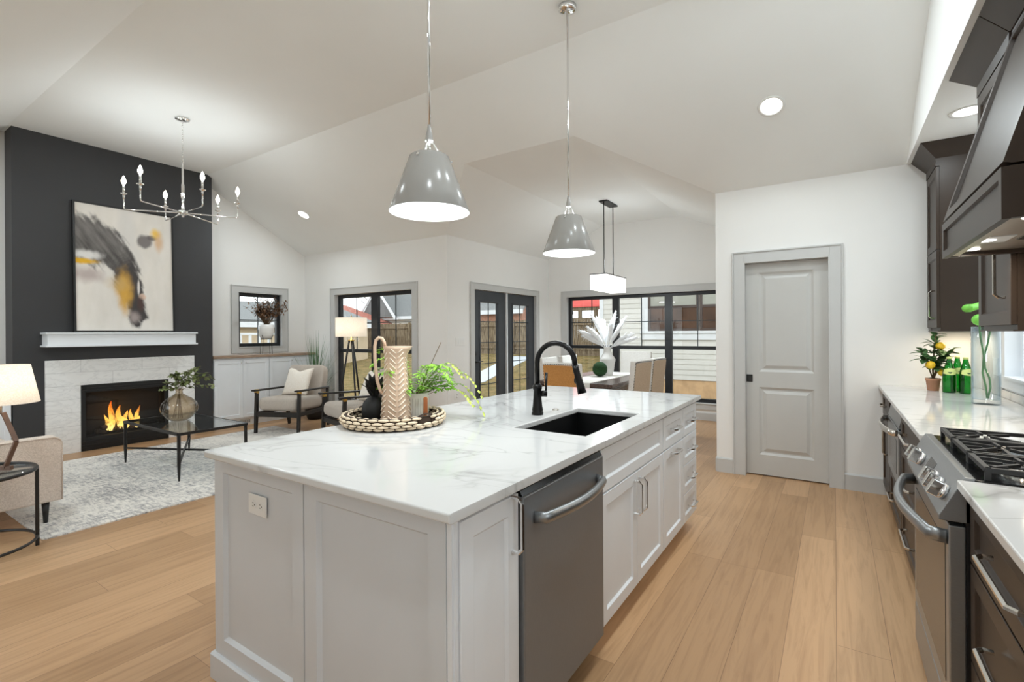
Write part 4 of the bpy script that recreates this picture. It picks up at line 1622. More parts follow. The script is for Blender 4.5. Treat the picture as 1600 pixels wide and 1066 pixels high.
def upper(name, y0, y1, label, ends, hy, split=True, hz=0.2):
    r = root(name, label, 'wall cabinet', ((XU + XR) / 2, (y0 + y1) / 2, 1.362))
    MB().box(XU + 0.02, XR - 0.002, y0, y1, 1.362, 2.615).build('body', M['brown'], r)
    mt = faceNX(XU + 0.02, y0 + 0.003, 1.385)
    w_ = y1 - y0 - 0.006
    if split:
        front(r, 'door', mt, w_, 0.565, M['brown'], (hy, hz, True), hmat=M['nickel'], hl=0.2)
        front(r, 'door', faceNX(XU + 0.02, y0 + 0.003, 1.955), w_, 0.60, M['brown'])
    else:
        front(r, 'door', mt, w_, 1.17, M['brown'], (hy, hz, True), hmat=M['nickel'], hl=0.2)
    MB().box(XU - 0.002, XU + 0.02, y0, y1, 2.56, 2.615).build('frieze', M['brown'], r)
    crown(XU, y0, y1, ends).build('crown_moulding', M['brown'], r)
    MB().box(XU + 0.005, XR - 0.002, y0 - 0.004, y1, 1.357, 1.3625).build('light_rail', M['brown'], r)
    return r


upper('corner_wall_cabinet', 4.665, YN - 0.003, 'dark brown wall cabinet in the corner by the pantry wall', (True, False), 0.05, hz=0.17)
upper('hood_wall_cabinet', 2.872, 3.43, 'dark brown wall cabinet just beyond the range hood', (False, True), 0.075, split=False, hz=0.22)
upper('near_wall_cabinet', 1.2, 1.93, 'dark brown wall cabinet on the near side of the range hood', (True, False), 0.66, split=False, hz=0.22)

# hood
HY0, HY1 = 1.94, 2.862
r = root('range_hood', 'dark brown wooden range hood with slanted front above the gas range', 'range hood', (0.67, 2.4, 1.678))
ha = 0.40
MB().box(ha + 0.02, XR - 0.013, HY0, HY0 + 0.025, 1.682, 1.83).build('apron_side', M['brown'], r)
MB().box(ha + 0.02, XR - 0.013, HY1 - 0.025, HY1, 1.682, 1.83).build('apron_side', M['brown'], r)
d = MB().shaker(HY1 - HY0, 0.15, 0.02, 0.03, 0.010, faceNX(ha + 0.02, HY0, 1.679)).build('apron', M['brown'], r)
# slanted chimney
zt_, xt = 2.60, 0.625
mb = MB()
z0_ = 1.838
xb0 = ha + 0.003
mb.prism([(xb0 + 0.02, HY0 + .002, z0_), (xt + 0.02, HY0 + .002, zt_), (XR - 0.002, HY0 + .002, zt_), (XR - 0.002, HY0 + .002, z0_)], (0, HY1 - HY0 - .004, 0))
mb.build('chimney', M['brown'], r)
uu = Vector((0, 1, 0))
vv = Vector((xt - xb0, 0, zt_ - z0_)).normalized()
ww = Vector((-vv.z, 0, vv.x))
L = math.hypot(xt - xb0, zt_ - z0_)
mt = basis((xb0 + 0.02, HY0 + 0.001, z0_), uu, vv, ww)
MB().shaker(HY1 - HY0 - 0.002, L, 0.02, 0.045, 0.014, mt).build('chimney_front', M['brown'], r)
MB().box(xt + 0.0, XR - 0.002, HY0 + .002, HY1 - .002, zt_ + .002, 2.718).build('frieze', M['brown'], r)
crown(XU, HY0, HY1 + 0.003, (False, False)).build('crown_moulding', M['brown'], r)
# stainless liner with lamps
mb = MB()
mb.box(ha + 0.024, XR - 0.015, HY0 + 0.027, HY1 - 0.027, 1.70, 1.712)
mb.box(ha + 0.024, ha + 0.05, HY0 + 0.027, HY1 - 0.027, 1.684, 1.70)
mb.build('liner', M['tileblank'], r)
mb = MB()
for k in range(22):
    y = HY0 + 0.33 + k * 0.012
    mb.box(0.56, 0.86, y, y + 0.005, 1.694, 1.70)
mb.build('filter_baffle', M['nickel'], r)
MB().box(0.47, 0.54, 2.42, 2.58, 1.697, 1.70).build('switch_panel', M['plastic'], r)
for k, y in enumerate((2.06, 2.50, 2.74)):
    MB().lathe([(0.0, 0), (0.032, 0), (0.032, -0.004), (0.0, -0.004)], (0.47 if k else 0.50, y, 1.6995), 20).build('hood_lamp', M['lens'], r)
    lamp('hood_light', 'AREA', (0.47 if k else 0.50, y, 1.69), 2.0, r, 0.06, color=(1, 0.9, 0.76))

lamp('cabinet_strip_light', 'AREA', (0.80, 4.87, 1.35), 1.6, bpy.data.objects['corner_wall_cabinet'], 0.16, color=(1, 0.84, 0.62))
lamp('cabinet_strip_light', 'AREA', (0.80, 3.15, 1.35), 1.4, bpy.data.objects['hood_wall_cabinet'], 0.16, color=(1, 0.86, 0.66))

# things on the far worktop
px, py = 0.615, 4.80
r = root('lemon_tree', 'small lemon tree in a terracotta pot on the far worktop', 'plant', (px, py, CT))
MB().lathe([(0.0, 0), (0.034, 0), (0.043, 0.075), (0.047, 0.076), (0.047, 0.092), (0.042, 0.092), (0.040, 0.08), (0.0, 0.08)], (px, py, CT), 24).build('pot', M['terracotta'], r)
MB().ball((px, py, CT + 0.082), 0.038, 0.038, 0.016, 14, 6).build('soil', M['soil'], r)
random.seed(11)
st = MB()
lf = MB()
tips = []
for k, (u, z, dp) in enumerate(((-0.09, 0.30, 0.0), (-0.06, 0.24, 0.03), (0.02, 0.42, 0.0), (0.05, 0.30, -0.02), (0.11, 0.28, 0.02), (0.15, 0.31, 0.0), (-0.02, 0.36, -0.03), (0.03, 0.22, -0.04), (-0.03, 0.20, -0.02))):
    p0 = Vector((px, py, CT + 0.08))
    p2 = p0 + rt * u + fwd * dp + Vector((0, 0, z - 0.08))
    p1 = p0.lerp(p2, 0.5) + Vector((0, 0, 0.03))
    st.tube([p0, p1, p2], [0.004, 0.003, 0.002], 5)
    for q in range(13):
        c = p1.lerp(p2, q / 12)
        dv = rt * random.uniform(-1, 1) + fwd * random.uniform(-1, 0.6) + Vector((0, 0, random.uniform(-0.3, 0.6)))
        leaf_mesh(lf, c, dv, random.uniform(0.06, 0.085), random.uniform(0.038, 0.054), 0.2, 4)
st.build('branches', M['twig'], r)
lf.build('leaves', M['leaf'], r)
for u, z, dp in ((0.012, 0.335, -0.05), (-0.055, 0.195, -0.04), (0.028, 0.14, -0.05)):
    c = Vector((px, py, CT)) + rt * u + fwd * dp + Vector((0, 0, z))
    MB().ball(c, 0.030, 0.030, 0.029, 16, 10).build('lemon', M['lemon'], r)


def bottle(x, y, label, proto=None):
    if proto is not None:
        return dup(proto, (x, y, CT), 0.3, label, 'green bottles on the far worktop')
    r = root('green_bottle', label, 'bottle', (x, y, CT), 0.0, 'green bottles on the far worktop')
    mb = MB().lathe([(0.0, 0.0), (0.034, 0.0), (0.039, 0.006), (0.039, 0.118), (0.036, 0.15), (0.026, 0.19), (0.016, 0.225), (0.0135, 0.245), (0.0135, 0.252), (0.0, 0.252)], (0, 0, 0), 28)
    mb.build('bottle_body', M['bottle'], r, local=True)
    MB().lathe([(0.0145, 0.244), (0.0145, 0.258), (0.0, 0.259)], (0, 0, 0), 16).build('cap', M['bottlelabel'], r, local=True)
    # label: tapered band on the shoulder, with a dark rounded emblem
    v = []
    f = []
    a0, a1 = -2.7, -0.2
    for j, (rr, z) in enumerate(((0.0390, 0.140), (0.0366, 0.154), (0.0330, 0.168))):
        for i in range(17):
            u = i / 16
            a = a0 + (a1 - a0) * u
            dz = -0.010 * math.sin(PI * u) if j == 0 else 0.010 * math.sin(PI * u)
            v.append((rr * math.cos(a), rr * math.sin(a), z + dz))
    for j in range(2):
        for i in range(16):
            f.append((j * 17 + i, j * 17 + i + 1, (j + 1) * 17 + i + 1, (j + 1) * 17 + i))
    lb = MB().add(v, f, True).build('bottle_label', M['bottlelabel'], r, local=True)
    v = []
    f = []
    for j in range(2):
        for i in range(9):
            u = i / 8
            a = -1.95 + 0.9 * u
            z = 0.154 + (j - 0.5) * 0.026 * math.sin(PI * u) + 0.008 * (u - 0.5)
            rr = 0.0402 - (z - 0.13) * 0.17 + 0.0008
            v.append((rr * math.cos(a), rr * math.sin(a), z))
    for i in range(8):
        f.append((i, i + 1, 10 + i, 9 + i))
    MB().add(v, f, True).build('label_emblem', M['bottlemark'], lb, local=True)
    return r


b0 = bottle(0.690, 4.69, 'green glass bottle nearest the lemon tree pot')
bottle(0.752, 4.80, 'green glass bottle standing behind and between the two others', b0)
bottle(0.775, 4.66, 'green glass bottle standing against the clear glass vase', b0)

vx, vy = 0.765, 4.06
r = root('glass_vase', 'tall clear glass cylinder vase with long green leaves on the far worktop', 'vase', (vx, vy, CT))
MB().lathe([(0.0, 0.0), (0.064, 0.0), (0.067, 0.006), (0.067, 0.47), (0.064, 0.47), (0.063, 0.03), (0.0, 0.024)], (vx, vy, CT), 40).build('vase_body', M['clearvase'], r)
r = root('calla_leaf', 'bright green folded leaf on the taller stem in the clear vase', 'leaf', (vx, vy, CT + 0.03))


def stem(r, pts):
    MB().tube(pts, 0.0052, 8).build('stem', M['stemgreen'], r)


V0 = Vector((vx, vy, CT))
P = lambda u, z, d_=0: V0 + rt * u + fwd * d_ + Vector((0, 0, z))
stem(r, [P(0.012, 0.035), P(0.028, 0.10), P(0.022, 0.16), P(-0.005, 0.22), P(-0.012, 0.30), P(-0.03, 0.40), P(-0.04, 0.50), P(-0.03, 0.56), P(0.0, 0.585)])
mb = MB()
mb.tube([P(0.02, 0.59), P(-0.03, 0.60), P(-0.07, 0.59), P(-0.105, 0.583), P(-0.115, 0.582)], [0.012, 0.032, 0.028, 0.036, 0.034], 12, flat=(1, 0.7))
mb.build('leaf_blade', M['leaflime'], r)
r = root('calla_leaf', 'round bright green leaf on the shorter stem at the vase rim', 'leaf', (vx, vy, CT + 0.03))
stem(r, [P(0.018, 0.035, 0.01), P(0.01, 0.10, 0.01), P(-0.008, 0.19, 0.012), P(0.0, 0.28, 0.012), P(0.02, 0.36, 0.01), P(0.028, 0.44, 0.0), P(-0.02, 0.49, -0.02), P(-0.05, 0.505, -0.03)])
mb = MB()
mb.ball(P(-0.072, 0.512, -0.035), 0.036, 0.03, 0.034, 14, 10)
mb.build('leaf_blade', M['leaflime'], r)

# outlet by the bottles
r = root('wall_outlet_plate', 'white outlet plate on the splash behind the green bottles', 'outlet', (XR - 0.014, 4.72, 1.10))
MB().box(XR - 0.018, XR - 0.0125, 4.63, 4.75, 1.05, 1.17).build('cover_plate', M['plastic'], r, bevel=0.002)
MB().box(XR - 0.0195, XR - 0.018, 4.655, 4.725, 1.085, 1.135).build('socket', M['plastic'], r)


# ------------------------------------------------------------------ fireplace wall
# marble surround
w = MB()
XT = XB + 0.016
w.box(XB, XT, 1.68, 1.99, 0, 1.083)
w.box(XB, XT, 2.895, 3.21, 0, 1.083)
w.box(XB, XT, 1.99, 2.895, 0.782, 1.083)
o = w.build('fireplace_surround', M['tile'], merge=True)
tag(o, 'white marble tile surround around the black fireplace on the charcoal wall', 'fireplace surround')

r = root('gas_fireplace', 'black gas fireplace with burning flames set in white marble tiles', 'fireplace', (XB - 0.1, 2.44, 0))
mb = MB()
mb.box(XB - 0.265, XB - 0.255, 2.0, 2.885, 0.02, 0.77)
mb.box(XB - 0.255, XB - 0.01, 1.993, 2.003, 0.02, 0.77)
mb.box(XB - 0.255, XB - 0.01, 2.882, 2.892, 0.02, 0.77)
mb.box(XB - 0.255, XB - 0.01, 2.003, 2.882, 0.765, 0.775)
mb.box(XB - 0.255, XB - 0.01, 2.003, 2.882, 0.003, 0.15)
mb.build('firebox', M['firebrick'], r)
mb = MB()
x0_, x1_ = XB - 0.012, XB + 0.022
for a, b, q0, q1 in ((1.992, 2.035, 0.002, 0.78), (2.85, 2.893, 0.002, 0.78), (2.035, 2.85, 0.69, 0.78), (2.035, 2.85, 0.002, 0.155)):
    mb.box(x0_, x1_, a, b, q0, q1)
mb.build('face_frame', M['black'], r, bevel=0.003)
for z in (0.03, 0.06, 0.105, 0.705, 0.735):
    MB().box(x1_, x1_ + 0.006, 2.0, 2.885, z, z + 0.012).build('louvre', M['black'], r)
MB().quad((XB - 0.004, 2.035, 0.155), (XB - 0.004, 2.85, 0.155), (XB - 0.004, 2.85, 0.69), (XB - 0.004, 2.035, 0.69)).build('glass_front', M['fireglass'], r)
random.seed(3)
for a, b, rr in (((-7.53, 2.16, 0.19), (-7.50, 2.62, 0.20), 0.036), ((-7.58, 2.30, 0.21), (-7.56, 2.72, 0.19), 0.032), ((-7.48, 2.20, 0.235), (-7.58, 2.45, 0.27), 0.028), ((-7.47, 2.55, 0.24), (-7.58, 2.38, 0.28), 0.026)):
    A, B = Vector(a), Vector(b)
    pts = [A.lerp(B, q / 6) + Vector((random.uniform(-.008, .008), random.uniform(-.008, .008), random.uniform(-.008, .008))) for q in range(7)]
    MB().tube(pts, [rr * random.uniform(0.85, 1.1) for _ in pts], 9).build('log', M['log'], r)
random.seed(5)
for k, (y, h_, wd, x) in enumerate(((2.27, 0.20, 0.035, -7.50), (2.33, 0.36, 0.05, -7.52), (2.40, 0.30, 0.05, -7.50), (2.46, 0.22, 0.045, -7.53), (2.53, 0.24, 0.04, -7.51), (2.59, 0.27, 0.034, -7.52), (2.44, 0.16, 0.06, -7.47), (2.30, 0.15, 0.05, -7.47), (2.57, 0.14, 0.05, -7.48))):
    pts = []
    rad = []
    ph = random.uniform(0, 6)
    for q in range(9):
        u = q / 8
        pts.append((x + 0.012 * math.sin(ph + 3 * u), y + 0.028 * math.sin(ph * 1.7 + 4.5 * u) * u, 0.19 + h_ * u))
        rad.append(wd * (math.sin(PI * (0.16 + 0.82 * u)) ** 1.1) + 0.001)
    MB().tube(pts, rad, 10, flat=(1.0, 0.6)).build('flame', M['flame'], r)
lamp('fire_light', 'POINT', (XB - 0.08, 2.44, 0.42), 0.8, r, 0.08, color=(1, 0.55, 0.2))

r = root('mantel_shelf', 'white box mantel shelf on the charcoal chimney wall under the painting', 'shelf', (XB + 0.1, 2.405, 1.238))
MB().box(XB, -7.20, 1.66, 3.15, 1.258, 1.38).build('mantel_body', M['white'], r, bevel=0.002)
MB().box(XB, -7.18, 1.642, 3.168, 1.38, 1.402).build('top_board', M['white'], r, bevel=0.004)
MB().box(XB, -7.18, 1.642, 3.168, 1.238, 1.258).build('bottom_board', M['white'], r, bevel=0.004)

# abstract painting leaning on the wall, standing on the mantel
ay0, ay1, az0, az1 = 1.915, 2.945, 1.403, 2.945
r = root('abstract_painting', 'large abstract painting in grey, black, cream and ochre standing on the mantel', 'painting', (XB + 0.06, 2.43, az0))
lean = 0.05


def pp(y, z, off=0.0):
    q = (z - az0) / (az1 - az0)
    return (XB + 0.075 - lean * q + off, y, z)


cv = []
cf = []
NU, NV = 130, 190


def fbm(x, y, s, o=4, seed=0.0):
    return mnoise.fractal(Vector((x * s + seed, y * s - seed, seed * 0.7)), 0.9, 2.0, o)


def sm(a, b, x):
    t = min(1, max(0, (x - a) / (b - a)))
    return t * t * (3 - 2 * t)


cols = []
for j in range(NV + 1):
    for i in range(NU + 1):
        u, q = i / NU, j / NV            # u to the right, q upwards
        y = ay0 + 0.02 + (ay1 - ay0 - 0.04) * u
        z = az0 + 0.02 + (az1 - az0 - 0.04) * q
        cv.append(pp(y, z, 0.012))
        X, Yv = u, 1 - q                 # Yv downwards
        n1 = fbm(X, Yv, 3.2, 5, 3.1)
        n2 = fbm(X * 1.0, Yv * 0.4, 9.0, 4, 8.7)
        c = Vector((0.80, 0.755, 0.70)) * (1 + 0.07 * n1) + Vector((0.03, 0.03, 0.035)) * n2
        c = c.lerp(Vector((0.72, 0.70, 0.68)), sm(0.1, 0.9, fbm(X, Yv * 0.5, 2.0, 3, 21.0)) * 0.6)
        wx, wy = X + 0.05 * fbm(X, Yv, 6, 4, 1.0), Yv + 0.05 * fbm(X, Yv, 6, 4, 5.0)
        # grey swath: curve from the upper left edge to the lower middle
        best = 9
        tt = 0
        for k in range(25):
            t = k / 24
            bx = (1 - t) ** 2 * -0.12 + 2 * t * (1 - t) * 0.50 + t * t * 0.60
            by = (1 - t) ** 2 * 0.28 + 2 * t * (1 - t) * 0.20 + t * t * 0.86
            d = math.hypot((wx - bx), (wy - by) * 1.15) / (0.245 - 0.145 * t)
            if d < best:
                best, tt = d, t
        streak = fbm((X - Yv) * 0.8, (X + Yv) * 0.14, 26, 3, 2.0)
        m = 1 - sm(0.72, 1.12, best + 0.22 * streak)
        g = Vector((0.15, 0.14, 0.135)) * (1 + 0.55 * streak + 0.25 * n1)
        if tt > 0.5:
            g = g.lerp(Vector((0.035, 0.03, 0.032)), sm(0.45, 0.72, tt) * 0.95)
        c = c.lerp(g, max(0, m) * 0.96)

        def blob(cx, cy, rx, ry, col, amt=1.0, soft=0.5, ns=0.3):
            d = math.hypot((X - cx) / rx, (Yv - cy) / ry) + ns * fbm(X, Yv, 11, 4, cx * 9)
            return c.lerp(Vector(col), amt * (1 - sm(1 - soft, 1 + soft, d)))
        c = blob(0.10, 0.40, 0.14, 0.035, (0.86, 0.84, 0.82), 0.9)
        c = blob(0.04, 0.455, 0.14, 0.022, (0.85, 0.48, 0.03), 0.95)
        c = blob(0.10, 0.56, 0.14, 0.05, (0.42, 0.32, 0.31), 0.7, 0.8)
        c = blob(0.47, 0.67, 0.075, 0.15, (0.70, 0.40, 0.08), 0.95, 0.6)
        c = blob(0.42, 0.62, 0.10, 0.05, (0.62, 0.42, 0.18), 0.6, 0.7)
        c = blob(0.69, 0.245, 0.075, 0.052, (0.20, 0.18, 0.18), 0.95, 0.35)
        c = blob(0.77, 0.205, 0.055, 0.022, (0.16, 0.14, 0.14), 0.9, 0.4)
        c = blob(0.82, 0.165, 0.055, 0.038, (0.90, 0.58, 0.10), 0.95, 0.6)
        c = blob(0.85, 0.23, 0.04, 0.07, (0.72, 0.44, 0.22), 0.75, 0.8)
        c = blob(0.62, 0.63, 0.012, 0.06, (0.85, 0.80, 0.76), 0.9, 0.4)
        c = blob(0.655, 0.715, 0.035, 0.022, (0.78, 0.56, 0.44), 0.9, 0.4)
        c = blob(0.64, 0.77, 0.035, 0.06, (0.10, 0.06, 0.055), 0.85, 0.5)
        c = blob(0.57, 0.89, 0.05, 0.04, (0.52, 0.44, 0.42), 0.7, 0.8)
        cols.append((max(0, c.x), max(0, c.y), max(0, c.z), 1))
for j in range(NV):
    for i in range(NU):
        a = j * (NU + 1) + i
        cf.append((a, a + 1, a + NU + 2, a + NU + 1))
o = MB().add(cv, cf).build('canvas', M['canvas'], r)
ca = o.data.color_attributes.new('paint', 'FLOAT_COLOR', 'POINT')
for i, cc in enumerate(cols):
    ca.data[i].color = cc
o.data.color_attributes.active_color = ca
mb = MB()
t_ = 0.02
for (ya, za, yb, zb_) in ((ay0, az0, ay0 + t_, az1), (ay1 - t_, az0, ay1, az1), (ay0 + t_, az0, ay1 - t_, az0 + t_), (ay0 + t_, az1 - t_, ay1 - t_, az1)):
    mb.prism([pp(ya, za, -0.02), pp(yb, za, -0.02), pp(yb, zb_, -0.02), pp(ya, zb_, -0.02)], (0.042, 0, 0))
mb.build('picture_frame', M['black'], r)
MB().prism([pp(ay0 + t_, az0 + t_, -0.015), pp(ay1 - t_, az0 + t_, -0.015), pp(ay1 - t_, az1 - t_, -0.015), pp(ay0 + t_, az1 - t_, -0.015)], (0.02, 0, 0)).build('stretcher', M['topwood'], r)

# built-in low cabinets either side of the breast
XCF = -7.40


def lowcab(y0, y1, label):
    r = root('builtin_cabinet', label, 'cabinet', ((XW + XCF) / 2, (y0 + y1) / 2, 0))
    MB().box(XW + 0.002, XCF - 0.02, y0, y1, 0.10, 1.018).build('body', M['white'], r)
    MB().box(XW + 0.002, XCF - 0.05, y0, y1, 0.0, 0.10).build('toe_kick', M['white'], r)
    w_ = (y1 - y0 - 0.012) / 2
    for k in range(2):
        d = MB().shaker(w_, 0.865, 0.02, 0.05, 0.009, facePX(XCF - 0.02, y0 + 0.004 + k * (w_ + 0.004), 0.125)).build('door', M['white'], r, bevel=0.0015)
        yk = y0 + 0.004 + (w_ - 0.03 if k == 0 else w_ + 0.004 + 0.03)
        kb = MB()
        kb.cyl((XCF, yk, 0.95), (XCF + 0.014, yk, 0.95), 0.005, n=8)
        kb.cyl((XCF + 0.014, yk, 0.95), (XCF + 0.024, yk, 0.95), 0.011, 0.010, n=12)
        kb.build('knob', M['chrome'], d)
    return r


lowcab(3.475, 4.292, 'white two door low cabinet right of the fireplace wall under the small window')
lowcab(4.296, YN - 0.004, 'white two door low cabinet in the corner behind the grassy plant')
o = MB().box(XW + 0.002, XCF + 0.022, 3.462, YN - 0.003, 1.020, 1.056).build('wooden_ledge', M['topwood'], bevel=0.003)
tag(o, 'long grey brown wooden top over the low white cabinets below the small window', 'cabinet top')
lowcab(0.62, 1.415, 'white two door low cabinet left of the fireplace wall')
o = MB().box(XW + 0.002, XCF + 0.022, 0.60, 1.418, 1.020, 1.056).build('wooden_ledge', M['topwood'], bevel=0.003)
tag(o, 'grey brown wooden cabinet top at the left side of the fireplace wall', 'cabinet top')
r = root('floor_register', 'small white vent grille in the toe kick of the low white cabinet', 'vent', (XCF - 0.045, 3.9, 0.05))
MB().box(XCF - 0.05, XCF - 0.044, 3.78, 4.03, 0.015, 0.09).build('vent_frame', M['plastic'], r)
mb = MB()
for k in range(16):
    mb.box(XCF - 0.0438, XCF - 0.043, 3.80 + k * 0.0135, 3.806 + k * 0.0135, 0.03, 0.078)
mb.build('vent_slot', M['slot'], r)

# dried topiary on a wire stand in front of the small window
px, py = -7.515, 4.31
r = root('dried_plant', 'brown dried plant in a white pot on a wire stand before the small window', 'plant', (px, py, 1.057))
MB().lathe([(0.0, 0.24), (0.075, 0.24), (0.105, 0.30), (0.112, 0.40), (0.112, 0.465), (0.104, 0.465), (0.102, 0.42), (0.0, 0.42)], (px, py, 1.057), 26).build('pot', M['vasewhite'], r)
mb = MB()
for k in range(4):
    a = k * PI / 2 + 0.5
    ca, sa = math.cos(a), math.sin(a)
    mb.tube([(px + 0.10 * ca, py + 0.10 * sa, 1.058), (px + 0.085 * ca, py + 0.085 * sa, 1.30), (px + 0.115 * ca, py + 0.115 * sa, 1.36)], 0.004, 6)
mb.tube([(px + 0.088 * math.cos(2 * PI * k / 20), py + 0.088 * math.sin(2 * PI * k / 20), 1.295) for k in range(20)], 0.004, 6, closed=True)
mb.build('wire_stand', M['black'], r)
random.seed(21)
st = MB()
lf = MB()
for k in range(80):
    a = random.uniform(0, 2 * PI)
    e_ = random.uniform(0.75, 1.5)
    d = Vector((math.cos(a) * math.cos(e_) * 0.45, math.sin(a) * math.cos(e_) * 1.25, math.sin(e_)))
    p0 = Vector((px, py, 1.057 + 0.42))
    ln = random.uniform(0.28, 0.52)
    p1 = p0 + d * ln * 0.5 + Vector((0, 0, 0.04))
    p2 = p0 + d * ln
    st.tube([p0, p1, p2], [0.003, 0.002, 0.001], 4)
    for q in range(14):
        c = p1.lerp(p2, random.uniform(-0.2, 1.1))
        c.x = max(c.x, XW + 0.05)
        dv = Vector((random.uniform(-.5, .8), random.uniform(-1, 1), random.uniform(-.7, .7)))
        leaf_mesh(lf, c, dv, random.uniform(0.03, 0.06), 0.022, 0.2, 2)
st.build('branches', M['twig'], r)
lf.build('leaves', M['driedleaf'], r)

# grassy plant on the floor behind the armchair
px, py = -7.03, 4.84
r = root('grassy_plant', 'tall grassy green plant in a dark pot in the corner behind the armchair', 'plant', (px, py, 0))
MB().lathe([(0.0, 0.0), (0.11, 0.0), (0.15, 0.10), (0.15, 0.30), (0.14, 0.32), (0.125, 0.32), (0.12, 0.27), (0.0, 0.27)], (px, py, 0.0), 26).build('pot', M['matteblack'], r)
MB().lathe([(0.0, 0.275), (0.122, 0.275)], (px, py, 0.0), 20).build('soil', M['soil'], r)
random.seed(9)
mb = MB()
for k in range(110):
    a = random.uniform(0, 2 * PI)
    tilt = abs(random.gauss(0, 0.42))
    ln = random.uniform(0.55, 0.95) if tilt > 0.35 else random.uniform(0.7, 1.2)
    d = Vector((math.cos(a), math.sin(a), 0))
    if d.y < -0.2 and d.x > -0.5:
        tilt *= 0.25
    s = Vector((-d.y, d.x, 0))
    p0 = Vector((px, py, 0.27)) + d * random.uniform(0, 0.06)
    vv = []
    for q in range(8):
        u = q / 7
        c = p0 + d * (ln * math.sin(tilt) * u + 0.28 * tilt * ln * u * u) + Vector((0, 0, ln * (math.cos(tilt) * u - 0.35 * tilt * u ** 3)))
        c.x = max(c.x, XCF + 0.03)
        c.y = min(c.y, YN - 0.03)
        w_ = 0.0045 * (1 - u ** 2) + 0.0006
        vv += [c - s * w_, c + s * w_]
    mb.add(vv, [(2 * q, 2 * q + 1, 2 * q + 3, 2 * q + 2) for q in range(7)], True)
mb.build('blades', M['blade'], r)

# ------------------------------------------------------------------ living room furniture
def rug_mesh():
    mb = MB()
    x0, x1, y0, y1 = -6.95, -4.40, 0.985, 4.10
    rr = 0.03
    pts = []
    for cx, cy, a0 in ((x1 - rr, y0 + rr, -PI / 2), (x1 - rr, y1 - rr, 0), (x0 + rr, y1 - rr, PI / 2), (x0 + rr, y0 + rr, PI)):
        for k in range(5):
            a = a0 + PI / 2 * k / 4
            pts.append((cx + rr * math.cos(a), cy + rr * math.sin(a), 0.0005))
    mb.prism(pts, (0, 0, 0.009))
    return mb


o = rug_mesh().build('area_rug', M['rug'])
tag(o, 'large distressed white and grey rug on the oak floor before the fireplace', 'rug')
RZ = 0.0098

# coffee table
r = root('coffee_table', 'rectangular glass top coffee table with thin black metal frame on the rug', 'coffee table', (-5.69, 2.37, 0))
cx0, cx1, cy0, cy1, zt_ = -6.32, -5.06, 2.06, 2.69, 0.455
MB().box(cx0 + 0.012, cx1 - 0.012, cy0 + 0.012, cy1 - 0.012, zt_ - 0.008, zt_).build('glass_top', M['tableglass'], r)
mb = MB()
for a, b in (((cx0, cy0), (cx1, cy0)), ((cx1, cy0), (cx1, cy1)), ((cx1, cy1), (cx0, cy1)), ((cx0, cy1), (cx0, cy0))):
    mb.bar((*a, zt_ - 0.012), (*b, zt_ - 0.012), 0.022, 0.024)
mb.build('top_frame', M['black'], r)
legs = [(cx0 + 0.008, cy0 + 0.008), (cx1 - 0.008, cy0 + 0.008), (cx1 - 0.008, cy1 - 0.008), (cx0 + 0.008, cy1 - 0.008)]
for (x, y) in legs:
    MB().tube([(x, y, zt_ - 0.02), (x, y, 0.16), (x, y, RZ)], [0.0155, 0.0155, 0.008], 8, smooth=False).build('leg', M['black'], r)
for a, b in ((0, 2), (1, 3)):
    MB().bar((*legs[a], 0.165 + 0.0005 * a), (*legs[b], 0.165 + 0.0005 * a), 0.018).build('stretcher', M['black'], r)

# smoked vase with eucalyptus
px, py = -5.83, 2.385
r = root('amber_glass_vase', 'round smoky amber glass vase on the glass coffee table', 'vase', (px, py, zt_))
v = []
f = []
prof = [(0.001, 0.0), (0.07, 0.0), (0.115, 0.03), (0.158, 0.09), (0.168, 0.135), (0.155, 0.185), (0.11, 0.235), (0.06, 0.268), (0.036, 0.285), (0.030, 0.31), (0.040, 0.335)]
prof2 = []
for k in range(len(prof) - 1):
    for q in range(3):
        t = q / 3
        prof2.append((prof[k][0] * (1 - t) + prof[k + 1][0] * t, prof[k][1] * (1 - t) + prof[k + 1][1] * t))
prof2.append(prof[-1])
nn = 48
for (rr, z) in prof2:
    for i in range(nn):
        a = 2 * PI * i / nn
        lob = 1 + 0.045 * math.cos(6 * a) * sm(0.03, 0.12, z) * (1 - sm(0.2, 0.28, z))
        v.append((px + rr * lob * math.cos(a), py + rr * lob * math.sin(a), zt_ + 0.0005 + z))
for j in range(len(prof2) - 1):
    for i in range(nn):
        f.append((j * nn + i, j * nn + (i + 1) % nn, (j + 1) * nn + (i + 1) % nn, (j + 1) * nn + i))
MB().add(v, f, True).build('vase_body', M['amber'], r)
r = root('eucalyptus_branches', 'dusty green eucalyptus branches in the amber vase on the coffee table', 'branches', (px, py, zt_ + 0.05))
random.seed(4)
st = MB()
lf = MB()
P3 = Vector((px, py, zt_))
